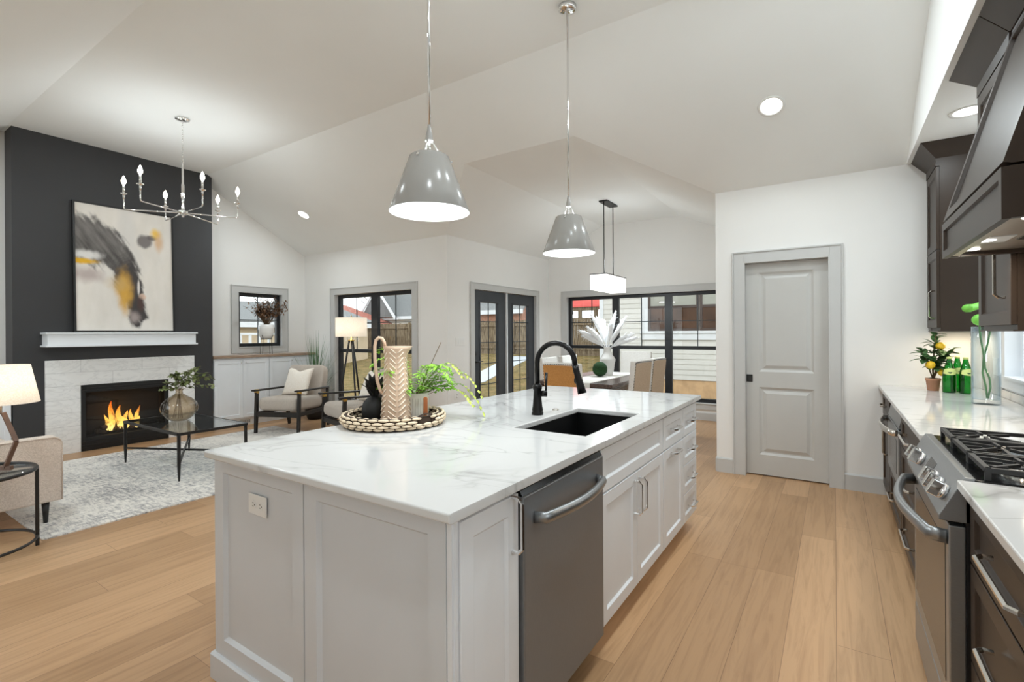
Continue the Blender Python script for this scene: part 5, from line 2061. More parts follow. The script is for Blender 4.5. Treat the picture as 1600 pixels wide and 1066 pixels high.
for (u, z, dp, n_) in ((-0.10, 0.49, 0.0, 13), (-0.16, 0.39, 0.02, 12), (-0.20, 0.33, -0.02, 10), (-0.05, 0.50, 0.03, 10), (0.02, 0.47, -0.04, 12), (0.07, 0.52, 0.02, 12), (0.22, 0.56, 0.0, 16), (0.28, 0.50, 0.05, 14), (0.22, 0.44, -0.03, 12), (0.36, 0.46, 0.0, 14), (0.39, 0.36, 0.02, 8), (0.06, 0.40, 0.05, 10)):
    pts = [P3 + Vector((0, 0, 0.02)) - rt * (u * 0.18), P3 + Vector((0, 0, 0.32)), P3 + rt * (u * 0.45) + fwd * dp * 0.5 + Vector((0, 0, 0.32 + (z - 0.32) * 0.72 + 0.03)), P3 + rt * u + fwd * dp + Vector((0, 0, z))]
    ip = []
    for k in range(3):
        for q in range(5):
            ip.append(pts[k].lerp(pts[k + 1], q / 5))
    ip.append(pts[3])
    st.tube(ip, 0.0018, 5)
    for q in range(n_):
        t = 0.25 + 0.75 * q / n_
        c = pts[1].lerp(pts[2], t * 2) if t < 0.5 else pts[2].lerp(pts[3], t * 2 - 1)
        for sg in (-1, 1):
            dv = rt * random.uniform(-1, 1) * sg + fwd * random.uniform(-1, 1) + Vector((0, 0, random.uniform(-0.8, 0.6)))
            leaf_mesh(lf, c, dv, random.uniform(0.034, 0.052), random.uniform(0.028, 0.042), 0.1, 4, shape=0.6)
st.build('twigs', M['twig'], r)
lf.build('leaves', M['leafgrey'], r)


# sofa
sx1 = -4.715
r = root('linen_sofa', 'beige linen sofa with thin arms and black tapered legs at the left edge', 'sofa', (-5.7, 0.75, RZ))
sy0, sy1 = 0.33, 1.168


def rounded_slab(x0, x1, y0, y1, z0, z1, rad=0.06):
    pts = []
    for cy_, cz_, a0 in ((y1 - rad, z1 - rad, 0), (y0 + rad, z1 - rad, PI / 2)):
        for k in range(7):
            a = a0 + PI / 2 * k / 6
            pts.append((x0, cy_ + rad * math.cos(a), cz_ + rad * math.sin(a)))
    pts += [(x0, y0, z0), (x0, y1, z0)]
    return MB().prism(pts, (x1 - x0, 0, 0))


for x0_, x1_ in ((sx1 - 0.11, sx1), (-6.72, -6.61)):
    a_ = rounded_slab(x0_, x1_, sy0, sy1, 0.165, 0.635).build('arm', M['linen'], r, bevel=0.012)
    pp_ = []
    xe = x1_ + 0.001 if x1_ == sx1 else x0_ - 0.001
    rad = 0.055
    pp_.append((xe, sy1 - 0.006, 0.17))
    for k in range(7):
        t = PI / 2 * k / 6
        pp_.append((xe, sy1 - 0.006 - rad + rad * math.cos(t), 0.629 - rad + rad * math.sin(t)))
    pp_.append((xe, sy0 + 0.02, 0.629))
    MB().tube(pp_, 0.005, 6).build('piping', M['linen'], a_)
MB().box(-6.61, sx1 - 0.11, sy0, sy1 - 0.01, 0.165, 0.29).build('seat_base', M['linen'], r, bevel=0.02)
for x in (-6.18, -5.25):
    m_ = Matrix.Translation((x + 0.03 if x < -6 else x + 0.01, sy0 + 0.52, 0.365))
    MB().cushion(0.88, 0.64, 0.16, 0.35, m_).build('seat_cushion', M['linen'], r)
    m_ = Matrix.Translation((x + 0.03 if x < -6 else x + 0.01, sy0 + 0.17, 0.60)) @ Matrix.Rotation(-0.2, 4, 'X')
    MB().cushion(0.88, 0.18, 0.44, 0.35, m_).build('back_cushion', M['linen'], r)
MB().box(-6.61, sx1 - 0.11, sy0, sy0 + 0.09, 0.29, 0.74).build('backrest', M['linen'], r, bevel=0.02)
MB().box(sx1 - 0.0005, sx1 + 0.0015, sy0 + 0.01, sy1 - 0.01, 0.232, 0.236).build('seam', M['linen'], r)
for x in (sx1 - 0.06, -6.66):
    for y in (1.085, sy0 + 0.06):
        MB().cyl((x, y, 0.166), (x, y, RZ if y > 1 else 0.001), 0.024, 0.013, 14).build('leg', M['black'], r)

# round side table
tcx, tcy, tr_ = -4.40, 0.646, 0.305
zt_ = 0.512
r = root('side_table', 'round black metal side table with glass top beside the sofa', 'side table', (tcx, tcy, 0))
ring = [(tcx + tr_ * math.cos(2 * PI * k / 48), tcy + tr_ * math.sin(2 * PI * k / 48), zt_) for k in range(48)]
MB().tube(ring, 0.011, 8, closed=True).build('top_ring', M['black'], r)
MB().tube([(p[0], p[1], 0.065) for p in ring], 0.009, 8, closed=True).build('bottom_ring', M['black'], r)
MB().lathe([(0, 0), (tr_ - 0.008, 0), (tr_ - 0.008, 0.008), (0, 0.008)], (tcx, tcy, zt_ - 0.003), 48).build('glass_top', M['tableglass'], r)
for k in range(3):
    a = 1.358 + 2 * PI * k / 3
    MB().bar((tcx + tr_ * math.cos(a), tcy + tr_ * math.sin(a), 0.001), (tcx + tr_ * math.cos(a), tcy + tr_ * math.sin(a), zt_), 0.018).build('leg', M['black'], r)

# table lamp on the side table
lx, ly = -4.40, 0.79
r = root('table_lamp', 'table lamp with white tapered shade and angular wooden base on the side table', 'lamp', (lx, ly, zt_ + 0.006))
z0_ = zt_ + 0.006
mb = MB()
for sg in (-1, 1):
    A = [Vector((lx, ly, z0_ + 0.012)) + rt * (sg * 0.03), Vector((lx, ly, z0_ + 0.18)) + rt * (sg * 0.10), Vector((lx, ly, z0_ + 0.36)) + rt * (sg * 0.02)]
    mb.bar(A[0], A[1], 0.022)
    mb.bar(A[1], A[2], 0.022)
mb.bar(Vector((lx, ly, z0_ + 0.012)) - rt * 0.07, Vector((lx, ly, z0_ + 0.012)) + rt * 0.07, 0.024)
mb.build('base', M['lampwood'], r)
MB().cyl((lx, ly, z0_ + 0.35), (lx, ly, z0_ + 0.46), 0.010, n=10).build('lamp_stem', M['nickel'], r)
MB().lathe([(0.185, 0.42), (0.140, 0.66)], (lx, ly, z0_), 40, caps=False).build('lamp_shade', M['lampshade'], r)
MB().ball((lx, ly, z0_ + 0.51), 0.028, n=12, m=8).build('bulb', M['bulb'], r)
lamp('table_lamp_light', 'POINT', (lx, ly, z0_ + 0.53), 1.8, r, 0.05, color=(1, 0.86, 0.66))


# armchairs
def armchair(loc, rz, label):
    r = root('armchair', label, 'armchair', loc, rz, 'pair of black wood armchairs')
    hw = 0.325
    B = M['blackwood']
    for s in (-1, 1):
        x = s * hw
        MB().tube([(x, -0.36, 0.0), (x, -0.345, 0.30), (x, -0.335, 0.575)], [0.028, 0.033, 0.030], 4, flat=(0.75, 1.0), smooth=False).build('leg', B, r, local=True)
        MB().tube([(x, 0.38, 0.0), (x, 0.33, 0.28), (x, 0.36, 0.56)], [0.028, 0.034, 0.028], 4, flat=(0.75, 1.0), smooth=False).build('leg', B, r, local=True)
        a = MB().prism([(x - s * 0.03 - 0.0, -0.41, 0.575), (x + s * 0.03, -0.41, 0.575), (x + s * 0.028, 0.37, 0.555), (x - s * 0.022, 0.37, 0.555)], (0, 0, 0.024)).build('arm', B, r, local=True, bevel=0.006)
        MB().box(x - 0.022, x + 0.022, -0.357, -0.313, 0.545, 0.6005).build('brass_joint', M['brass'], a, local=True)
        MB().box(x - 0.016, x + 0.016, -0.33, 0.34, 0.235, 0.285).build('side_rail', B, r, local=True)
    MB().box(-hw, hw, -0.362, -0.325, 0.225, 0.29).build('front_rail', B, r, local=True)
    MB().box(-hw, hw, 0.315, 0.35, 0.225, 0.29).build('rear_rail', B, r, local=True)
    MB().cushion(0.60, 0.70, 0.19, 0.3, Matrix.Translation((0, -0.035, 0.385)) @ Matrix.Rotation(-0.05, 4, 'X')).build('seat_cushion', M['chairfabric'], r, local=True)
    m_ = Matrix.Translation((0, 0.335, 0.645)) @ Matrix.Rotation(-0.24, 4, 'X')
    MB().cushion(0.60, 0.155, 0.50, 0.25, m_).build('back_cushion', M['chairfabric'], r, local=True)
    return r


armchair((-6.50, 4.12, RZ), math.radians(23), 'black wood armchair left, with its whole seat and both arms in view')
armchair((-5.15, 4.20, RZ), math.radians(-15), 'black wood armchair mostly hidden behind the woven tray on the island')


def throw(loc, rz, tilt, w_, label):
    r = root('throw_pillow', label, 'pillow', loc, rz, 'ivory throw pillows on the armchairs')
    m_ = Matrix.Translation((0, 0, w_ * 0.46)) @ Matrix.Rotation(tilt, 4, 'X')
    MB().pillow(w_, w_, 0.15, m_, pinch=0.07, dent=0.22).build('pillow_cover', M['pillow'], r, local=True, merge=True)
    return r


throw((-6.555, 4.235, 0.485), math.radians(20), -0.42, 0.42, 'ivory throw pillow leaning in the fully visible armchair')
throw((-5.08, 4.33, 0.485), math.radians(-15), -0.42, 0.42, 'ivory throw pillow in the armchair behind the pineapple ornament')

# tripod floor lamp
lx, ly = -6.07, 4.80
r = root('floor_lamp', 'black tripod floor lamp with white drum shade in front of the window', 'lamp', (lx, ly, 0))
for k in range(3):
    a = 2 * PI * k / 3 - 0.35
    ca, sa = math.cos(a), math.sin(a)
    MB().tube([(lx + 0.03 * ca, ly + 0.03 * sa, 1.27), (lx + 0.24 * ca, ly + 0.24 * sa, 0.001)], [0.015, 0.012], 8).build('leg', M['black'], r)
mb = MB()
mb.lathe([(0.0, 1.265), (0.052, 1.265), (0.052, 1.277), (0.012, 1.282), (0.012, 1.36), (0.0, 1.36)], (lx, ly, 0), 20)
mb.build('brass_hub', M['brass'], r)
MB().lathe([(0.228, 1.325), (0.228, 1.612)], (lx, ly, 0), 44, caps=False).build('lamp_shade', M['lampshade'], r)
mb = MB()
mb.cyl((lx, ly, 1.36), (lx, ly, 1.63), 0.004, n=8)
mb.ball((lx, ly, 1.635), 0.011, n=10, m=8)
for k in range(3):
    a = 2 * PI * k / 3
    mb.bar((lx, ly, 1.605), (lx + 0.227 * math.cos(a), ly + 0.227 * math.sin(a), 1.605), 0.004)
mb.build('finial', M['brass'], r)
MB().ball((lx + 0.03, ly, 1.43), 0.03, n=12, m=8).build('bulb', M['bulb'], r)
lamp('floor_lamp_light', 'POINT', (lx, ly - 0.03, 1.46), 2.2, r, 0.05, color=(1, 0.86, 0.66))

# chandelier
cx, cy = -5.696, 2.375
r = root('chandelier', 'polished six arm chandelier with candle bulbs hanging before the charcoal wall', 'chandelier', (cx, cy, FLAT))
MB().lathe([(0.0, 0), (0.068, 0), (0.066, -0.016), (0.02, -0.022), (0.0, -0.022)], (cx, cy, FLAT), 30).build('canopy', M['chrome'], r)
mb = MB()
z = FLAT - 0.025
k = 0
while z > 3.20:
    ring = []
    for q in range(12):
        a = 2 * PI * q / 12
        u_, w_ = 0.008 * math.cos(a), 0.014 * math.sin(a)
        ring.append((cx + (u_ if k % 2 else 0), cy + (0 if k % 2 else u_), z - 0.012 + w_))
    mb.tube(ring, 0.0022, 5, closed=True)
    z -= 0.0235
    k += 1
mb.build('chain', M['chrome'], r)
mb = MB()
mb.tube([(cx + 0.022 * math.cos(2 * PI * q / 16), cy, 3.185 + 0.022 * math.sin(2 * PI * q / 16)) for q in range(16)], 0.004, 6, closed=True)
mb.lathe([(0.008, 3.165), (0.010, 3.15), (0.010, 2.95), (0.015, 2.94), (0.015, 2.80), (0.012, 2.79), (0.010, 2.72), (0.016, 2.70), (0.013, 2.66)], (cx, cy, 0), 16)
mb.build('stem', M['chrome'], r)
MB().lathe([(0.0, 2.665), (0.040, 2.665), (0.042, 2.655), (0.042, 2.635), (0.035, 2.625), (0.012, 2.618), (0.012, 2.60), (0.0, 2.598)], (cx, cy, 0), 24).build('hub', M['chrome'], r)
for k in range(6):
    a = math.radians(-4 + 60 * k)
    ca, sa = math.cos(a), math.sin(a)
    R5 = 0.505
    pt = lambda d, zz: (cx + d * ca, cy + d * sa, zz)
    mb = MB()
    mb.tube([pt(0.03, 2.645), pt(0.25, 2.64), pt(R5 - 0.02, 2.635), pt(R5 - 0.004, 2.64), pt(R5, 2.66), pt(R5, 2.79)], [0.007, 0.006, 0.006, 0.006, 0.006, 0.007], 8)
    mb.lathe([(0.006, 2.73), (0.010, 2.77), (0.010, 2.785), (0.028, 2.792), (0.030, 2.798), (0.012, 2.800)], pt(R5, 0), 16)
    am = mb.build('arm', M['chrome'], r)
    MB().cyl(pt(R5, 2.80), pt(R5, 2.885), 0.011, n=12).build('candle_sleeve', M['chrome'], am)
    MB().lathe([(0.008, 2.885), (0.019, 2.905), (0.021, 2.925), (0.012, 2.955), (0.002, 2.975)], pt(R5, 0), 14).build('candle_bulb', M['bulb'], am)
    lamp('candle_light', 'POINT', pt(R5, 2.93), CANDLE_W, r, 0.03)


# ------------------------------------------------------------------ recessed ceiling lamps
def recessed(x, y, label, soffit=False, k=1.0):
    if soffit:
        z, n_ = 2.72, Vector((0, 0, -1))
    else:
        z = zs(y)
        if y > YF1:
            n_ = Vector((0, -(FLAT - EAVE), -(YN - YF1)))
        elif y < YF0:
            n_ = Vector((0, (FLAT - EAVE), -(YF0 - YS)))
        else:
            n_ = Vector((0, 0, -1))
    n_.normalize()
    r = root('recessed_light', label, 'ceiling light', (x, y, z))
    q = n_.to_track_quat('Z', 'X').to_matrix()
    m_ = Matrix.Translation((x, y, z)) @ q.to_4x4()
    MB().lathe([(0.098, 0.0), (0.096, 0.006), (0.078, 0.004), (0.076, 0.001)], (0, 0, 0), 32, m_).build('trim_ring', M['plastic'], r)
    MB().lathe([(0.0, 0.002), (0.076, 0.002)], (0, 0, 0), 32, m_, caps=False).build('lamp_lens', M['lens'], r)
    lamp('recessed_lamp', 'AREA', Vector((x, y, z)) + n_ * 0.012, RECESSED_W * (0.4 if soffit else k), r, 0.14, rot=(-n_).to_track_quat('Z', 'X').to_matrix())


recessed(-0.407, 4.33, 'recessed ceiling light above the pantry door')
recessed(-6.54, 4.33, 'recessed ceiling light near the corner by the small window')
recessed(0.70, 4.08, 'recessed light in the soffit beside the range hood crown', True)
recessed(-3.4, 4.33 + 0.0, 'recessed ceiling light over the living room, behind the near pendant') if False else None
recessed(-0.15, 2.75, 'added unseen fill light in the ceiling over the aisle between island and range', k=1.15)  # both aisle lamps are out of view, added to brighten the island side
recessed(-0.15, 1.60, 'added unseen fill light in the ceiling over the aisle nearest the camera', k=1.15)
for x in (-6.5, -3.6, -0.4):  # three more lamps out of view, added to light the room
    recessed(x, 0.45, {-6.5: 'added unseen fill light in the ceiling behind the sofa', -3.6: 'added unseen fill light in the ceiling behind the island seats', -0.4: 'added unseen fill light in the ceiling above the photographer'}[x])

# dining linear pendant
x0_, x1_, y0_, y1_ = -2.81, -2.575, 6.22, 6.96
r = root('linear_pendant', 'long rectangular white glass pendant on two black rods over the dining table', 'pendant lamp', (-2.69, 6.59, DT))
MB().box(-2.755, -2.63, 6.40, 6.80, DT - 0.022, DT - 0.001).build('canopy', M['black'], r, bevel=0.002)
mb = MB()
for y in (6.43, 6.765):
    mb.cyl((-2.692, y, 2.17), (-2.692, y, DT - 0.02), 0.0065, n=8)
    mb.cyl((-2.692, y, 2.17), (-2.692, y, 2.20), 0.010, n=10)
mb.build('rod', M['black'], r)
MB().box(x0_ - 0.006, x1_ + 0.006, y0_ - 0.006, y1_ + 0.006, 2.163, 2.174).build('top_plate', M['black'], r)
MB().box(x0_, x1_, y0_, y1_, 1.955, 2.163).build('glass_shade', M['diningglow'], r)
lamp('linear_pendant_light', 'AREA', (-2.69, 6.59, 1.95), DINING_W, r, 0.3)
lamp('linear_pendant_uplight', 'POINT', (-2.69, 6.59, 2.30), 14.0, r, 0.10)

# switch and outlet on the dining side wall
r = root('light_switch', 'white four gang light switch plate left of the french doors', 'switch', (XD0, 5.365, 1.245))
MB().box(XD0 + 0.0005, XD0 + 0.006, 5.265, 5.465, 1.19, 1.305).build('switch_plate', M['plastic'], r, bevel=0.002)
for k in range(4):
    MB().box(XD0 + 0.006, XD0 + 0.009, 5.282 + k * 0.046, 5.314 + k * 0.046, 1.215, 1.28).build('rocker', M['plastic'], r, bevel=0.001)
r = root('low_outlet', 'white outlet plate low on the wall left of the french doors', 'outlet', (XD0, 5.29, 0.5))
MB().box(XD0 + 0.0005, XD0 + 0.006, 5.245, 5.33, 0.435, 0.555).build('outlet_plate', M['plastic'], r, bevel=0.002)
for z in (0.475, 0.515):
    MB().cyl((XD0 + 0.006, 5.288, z), (XD0 + 0.008, 5.288, z), 0.017, n=16).build('socket', M['plastic'], r)


# ------------------------------------------------------------------ dining set
r = root('dining_table', 'dark wood dining table in the bay behind the kitchen island', 'dining table', (-2.70, 6.28, 0))
tx0, tx1, ty0, ty1 = -3.22, -2.18, 5.42, 7.15
MB().box(tx0, tx1, ty0, ty1, 0.705, 0.752).build('tabletop', M['tablewood'], r, bevel=0.006)
mb = MB()
mb.box(tx0 + 0.08, tx1 - 0.08, ty0 + 0.08, ty0 + 0.105, 0.62, 0.705)
mb.box(tx0 + 0.08, tx1 - 0.08, ty1 - 0.105, ty1 - 0.08, 0.62, 0.705)
mb.box(tx0 + 0.08, tx0 + 0.105, ty0 + 0.105, ty1 - 0.105, 0.62, 0.705)
mb.box(tx1 - 0.105, tx1 - 0.08, ty0 + 0.105, ty1 - 0.105, 0.62, 0.705)
mb.build('apron', M['tablewood'], r)
for x in (tx0 + 0.06, tx1 - 0.06):
    for y in (ty0 + 0.06, ty1 - 0.06):
        MB().tube([(x, y, 0.704), (x, y, 0.001)], [0.052, 0.035], 4, smooth=False).build('leg', M['tablewood'], r)
mb = MB().box(-2.90, -2.46, ty0 - 0.004, ty1 + 0.004, 0.753, 0.757)
mb.box(-2.90, -2.46, ty0 - 0.0075, ty0 - 0.004, 0.60, 0.757)
mb.box(-2.90, -2.46, ty1 + 0.004, ty1 + 0.0075, 0.60, 0.757)
tag(mb.build('table_runner', M['runner']), 'white cloth runner lying along the dark dining table', 'table runner')


def dchair(loc, rz, label, back, hb=1.03):
    """upholstered dining chair facing local -Y"""
    r = root('dining_chair', label, 'chair', loc, rz, 'upholstered chairs around the dining table')
    hw = 0.25
    for s in (-1, 1):
        MB().tube([(s * (hw - 0.03), -0.24, 0.40), (s * (hw - 0.03), -0.24, 0.0)], [0.03, 0.02], 4, smooth=False).build('leg', M['blackwood'], r, local=True)
        MB().tube([(s * (hw - 0.03), 0.23, 0.40), (s * (hw - 0.03), 0.30, 0.0)], [0.03, 0.02], 4, smooth=False).build('leg', M['blackwood'], r, local=True)
    MB().box(-hw, hw, -0.27, 0.26, 0.36, 0.42).build('seat_frame', M['dinefab'], r, local=True, bevel=0.01)
    MB().cushion(0.50, 0.52, 0.11, 0.25, Matrix.Translation((0, -0.01, 0.455))).build('seat', M['dinefab'], r, local=True)
    tilt = 0.10
    m_ = Matrix.Translation((0, 0.245, 0.40)) @ Matrix.Rotation(-tilt, 4, 'X')
    bh = hb - 0.40
    b = MB()
    # gently bowed back slab
    n_ = 8
    pf = []
    for k in range(n_ + 1):
        u = -1 + 2 * k / n_
        pf.append((hw * u, -0.035 + 0.02 * u * u, 0.0))
    pb = [(x, y + 0.066, z) for x, y, z in pf][::-1]
    b.prism(pf + pb, (0, 0, bh), m_)
    bo = b.build('backrest', M['dinefab'], r, local=True, bevel=0.012)
    p2 = MB()
    pf2 = [(x * 0.94, 0.0325 + 0.02 * (x / hw) ** 2, 0.02) for x, y, z in pf]
    pb2 = [(x, y + 0.004, z) for x, y, z in pf2][::-1]
    p2.prism(pf2 + pb2, (0, 0, bh - 0.045), m_)
    bp_ = p2.build('back_panel', back, bo, local=True)
    nl = MB()
    for s in (-1, 1):
        for k in range(18):
            nl.ball((s * hw * 0.965, 0.050, 0.03 + (bh - 0.06) * k / 17), 0.006, 0.004, 0.006, 6, 4, m_)
    for k in range(17):
        u = -1 + 2 * k / 16
        nl.ball((hw * 0.95 * u, 0.034 + 0.018 * u * u, bh - 0.014), 0.006, 0.004, 0.006, 6, 4, m_)
    nl.build('nailheads', M['bronze'], bo, local=True)
    return r


dchair((-2.50, 5.18, 0), math.radians(180 - 8), 'dining chair with tan woven back at the near head of the table', M['dinetan'])
dchair((-2.70, 7.44, 0), 0.0, 'white upholstered chair at the far head of the table by the windows', M['dinefab'], 1.06)
dchair((-2.27, 5.80, 0), math.radians(-90 - 4), 'beige backed dining chair on the right side, nearer the island', M['dinebeige'])
dchair((-2.26, 6.40, 0), math.radians(-90 - 2), 'beige backed dining chair on the right side, nearer the windows', M['dinebeige'])
dchair((-3.03, 6.00, 0), math.radians(90 + 4), 'white dining chair on the left side, nearer the french doors', M['dinefab'])
dchair((-3.06, 6.66, 0), math.radians(90), 'white dining chair on the left side, nearer the far windows', M['dinefab'])

# vase with white plumes
px, py = -2.70, 6.55
ZD = 0.757
o = MB().lathe([(0.0, 0), (0.072, 0), (0.076, 0.01), (0.105, 0.19), (0.112, 0.225), (0.10, 0.25), (0.06, 0.31), (0.046, 0.35), (0.048, 0.39), (0.056, 0.405), (0.048, 0.405), (0.040, 0.36), (0.0, 0.34)], (px, py, ZD), 36).build('ceramic_vase', M['vasewhite'])
tag(o, 'white shouldered ceramic vase on the runner of the dining table', 'vase')
r = root('pampas_bunch', 'white feathery plumes spreading from the ceramic vase on the dining table', 'dried flowers', (px, py, ZD + 0.36))
random.seed(17)
P4 = Vector((px, py, ZD + 0.36))
for (u, z, dp, wd) in ((-0.40, 0.28, 0.02, 0.07), (-0.30, 0.32, -0.08, 0.07), (-0.24, 0.52, 0.0, 0.05), (-0.14, 0.46, 0.06, 0.055), (0.12, 0.54, 0.0, 0.05), (0.05, 0.40, -0.08, 0.06), (0.27, 0.46, 0.03, 0.05), (0.20, 0.36, -0.05, 0.055), (0.38, 0.22, 0.05, 0.065), (0.42, 0.17, -0.04, 0.055), (-0.34, 0.20, 0.06, 0.06), (-0.05, 0.42, 0.08, 0.055)):
    tip = P4 + rt * u + fwd * dp + Vector((0, 0, z))
    mid = P4.lerp(tip, 0.5) + Vector((0, 0, 0.05))
    if u < -0.2 and z > 0.4:
        mid = P4.lerp(tip, 0.55) + rt * 0.05
    mb = MB()
    cpts = []
    for q in range(13):
        t = q / 12
        cpts.append(P4 * (1 - t) ** 2 + mid * (2 * t * (1 - t)) + tip * t * t)
    mb.tube(cpts[:6], 0.004, 5)
    rad = [0.006 + wd * 0.95 * max(0, math.sin(PI * min(1, max(0, (q / 12 - 0.22) / 0.80)))) ** 0.7 for q in range(13)]
    mb.tube(cpts, [x_ * 0.55 for x_ in rad], 8)
    for q in range(3, 13):
        for _ in range(9):
            c = cpts[q] + Vector((random.uniform(-1, 1), random.uniform(-1, 1), random.uniform(-1, 1))) * rad[q] * 0.35
            td = (cpts[q] - cpts[q - 1]).normalized()
            dv = td * 1.3 + Vector((random.uniform(-1, 1), random.uniform(-1, 1), random.uniform(-1, 1))) * 0.8
            leaf_mesh(mb, c, dv, rad[q] * 1.5 + 0.012, 0.010, 0.15, 2)
    mb.build('plume', M['plume'], r)

o = MB()
random.seed(2)
cb_ = Vector((-2.70, 6.28, ZD + 0.106))
o.ball(cb_, 0.102, n=24, m=16)
for _ in range(700):
    d = Vector((random.gauss(0, 1), random.gauss(0, 1), random.gauss(0, 1))).normalized()
    s = d.orthogonal().normalized()
    leaf_mesh(o, cb_ + d * 0.096, d + s * random.uniform(-1, 1), 0.014, 0.008, 0, 1)
tag(o.build('moss_ball', M['moss']), 'dark green moss ball on the dining table beside the white vase', 'ornament')


# ------------------------------------------------------------------ outdoors
def gz(x, y):
    """lawn height: level near the house, rising towards the fence"""
    d = max(0.0, y - 12.8)
    e = max(0.0, -x - 10.0) * 0.0
    return -0.22 + min(0.75, d * 0.125) + e


def ground():
    mb = MB()
    xs = [-60, -40, -30, -24, -20, -16, -13, -10, -8, -6, -4, -2, 0, 4, 10, 20]
    ys = [-30, -15, -6, 0, 4, 8, 10, 12, 12.8, 13.5, 14.5, 16, 18, 20, 24, 32, 50, 80]
    v = [(x, y, gz(x, y)) for y in ys for x in xs]
    n = len(xs)
    f = [(j * n + i, j * n + i + 1, (j + 1) * n + i + 1, (j + 1) * n + i) for j in range(len(ys) - 1) for i in range(n - 1)]
    return mb.add(v, f, True)


o = struct(ground().build('ground', M['lawn']))
# concrete walk outside the french doors
mb = MB()
pth = [(-9.0, -9.9, 8.0), (-9.2, -10.2, 11.0), (-9.52, -10.6, 12.8), (-9.87, -10.8, 14.2), (-10.2, -11.2, 15.8), (-10.5, -11.7, 17.5)]
v = []
for xa, xb, yy in pth:
    v += [(xa, yy, gz(xa, yy) + 0.02), (xb, yy, gz(xb, yy) + 0.02), (xa, yy, gz(xa, yy) - 0.05), (xb, yy, gz(xb, yy) - 0.05)]
f = []
for k in range(len(pth) - 1):
    q, w_ = 4 * k, 4 * k + 4
    f += [(q, q + 1, w_ + 1, w_), (q, w_, w_ + 2, q + 2), (q + 1, q + 3, w_ + 3, w_ + 1), (q + 2, w_ + 2, w_ + 3, q + 3)]
f += [(0, 2, 3, 1), (20, 21, 23, 22)]
mb.add(v, f)
struct(mb.build('path', M['concrete']))


def fence(x0, x1, y, label):
    r = root('board_fence', label, 'fence', ((x0 + x1) / 2, y, gz(x0, y)))
    random.seed(int(abs(x0) * 7))
    mb = MB()
    x = x0
    zb = gz(0, y) - 0.02
    while x < x1:
        h_ = 1.52 + random.uniform(-0.02, 0.02)
        mb.prism([(x, y, zb), (x + 0.135, y, zb), (x + 0.135, y, zb + h_ - 0.04), (x + 0.1, y, zb + h_), (x + 0.035, y, zb + h_), (x, y, zb + h_ - 0.04)], (0, 0.018, 0))
        x += 0.145
    mb.build('boards', M['fence'], r)
    mb = MB()
    for z in (0.25, 1.25):
        mb.box(x0, x1, y - 0.05, y - 0.002, zb + z, zb + z + 0.09)
    mb.build('rail', M['fence'], r)
    x = x0
    while x < x1 + 0.1:
        MB().box(x - 0.05, x + 0.05, y - 0.15, y - 0.052, zb, zb + 1.55).build('post', M['fence'], r)
        x += 2.4
    return r


fence(-30.0, -14.5, 17.9, 'weathered wooden fence across the yard seen through the living room window')
fence(-14.3, -4.5, 18.2, 'weathered wooden fence at the yard end seen through french doors and dining window')


def gable_house(name, label, x0, x1, y0, y1, z0, ze, zr, wall, roof, along='x', over=0.5, hip=False):
    r = root(name, label, 'house', ((x0 + x1) / 2, (y0 + y1) / 2, z0))
    MB().box(x0, x1, y0, y1, z0, ze).build('wall', wall, r)
    ends = MB()
    mb = MB()
    if along == 'x':
        ym = (y0 + y1) / 2
        ends.prism([(x0 + .01, y0, ze), (x0 + .01, y1, ze), (x0 + .01, ym, zr)], (x1 - x0 - .02, 0, 0))
        sl = (zr - ze) / (ym - y0)
        if hip:
            h_ = (y1 - y0) / 2 + over
            ends = MB()
            mb.add([(x0 - over, y0 - over, ze - over * sl), (x1 + over, y0 - over, ze - over * sl), (x1 + over, y1 + over, ze - over * sl), (x0 - over, y1 + over, ze - over * sl), (x0 - over + h_, ym, zr), (x1 + over - h_, ym, zr)],
                   [(0, 1, 5, 4), (1, 2, 5), (2, 3, 4, 5), (3, 0, 4), (0, 3, 2, 1)])
        for s, ya in ((1, y0 - over), (-1, y1 + over)) if not hip else ():
            za = ze - over * sl
            mb.prism([(x0 - over, ya, za), (x1 + over, ya, za), (x1 + over, ym, zr), (x0 - over, ym, zr)], (0, 0, 0.12))
    else:
        xm = (x0 + x1) / 2
        ends.prism([(x0, y0 + .01, ze), (x1, y0 + .01, ze), (xm, y0 + .01, zr)], (0, y1 - y0 - .02, 0))
        sl = (zr - ze) / (xm - x0)
        for s, xa in ((1, x0 - over), (-1, x1 + over)):
            za = ze - over * sl
            mb.prism([(xa, y0 - over, za), (xa, y1 + over, za), (xm, y1 + over, zr), (xm, y0 - over, zr)], (0, 0, 0.12))
    if ends.v:
        ends.build('gable', wall, r)
    mb.build('roof', roof, r)
    tb = MB()
    if along == 'x':
        tb.box(x0 - over, x1 + over, y0 - over - 0.03, y0 - over, ze - over * sl - 0.12, ze - over * sl + 0.12)
    else:
        xm = (x0 + x1) / 2
        for xa in (x0 - over, x1 + over):
            tb.prism([(xa, y0 - over - .03, ze - over * sl - .1), (xa, y0 - over - .03, ze - over * sl + .12), (xm, y0 - over - .03, zr + .12), (xm, y0 - over - .03, zr - .1)], (0, 0.03, 0))
    tb.build('fascia', M['extwhite'], r)
    return r


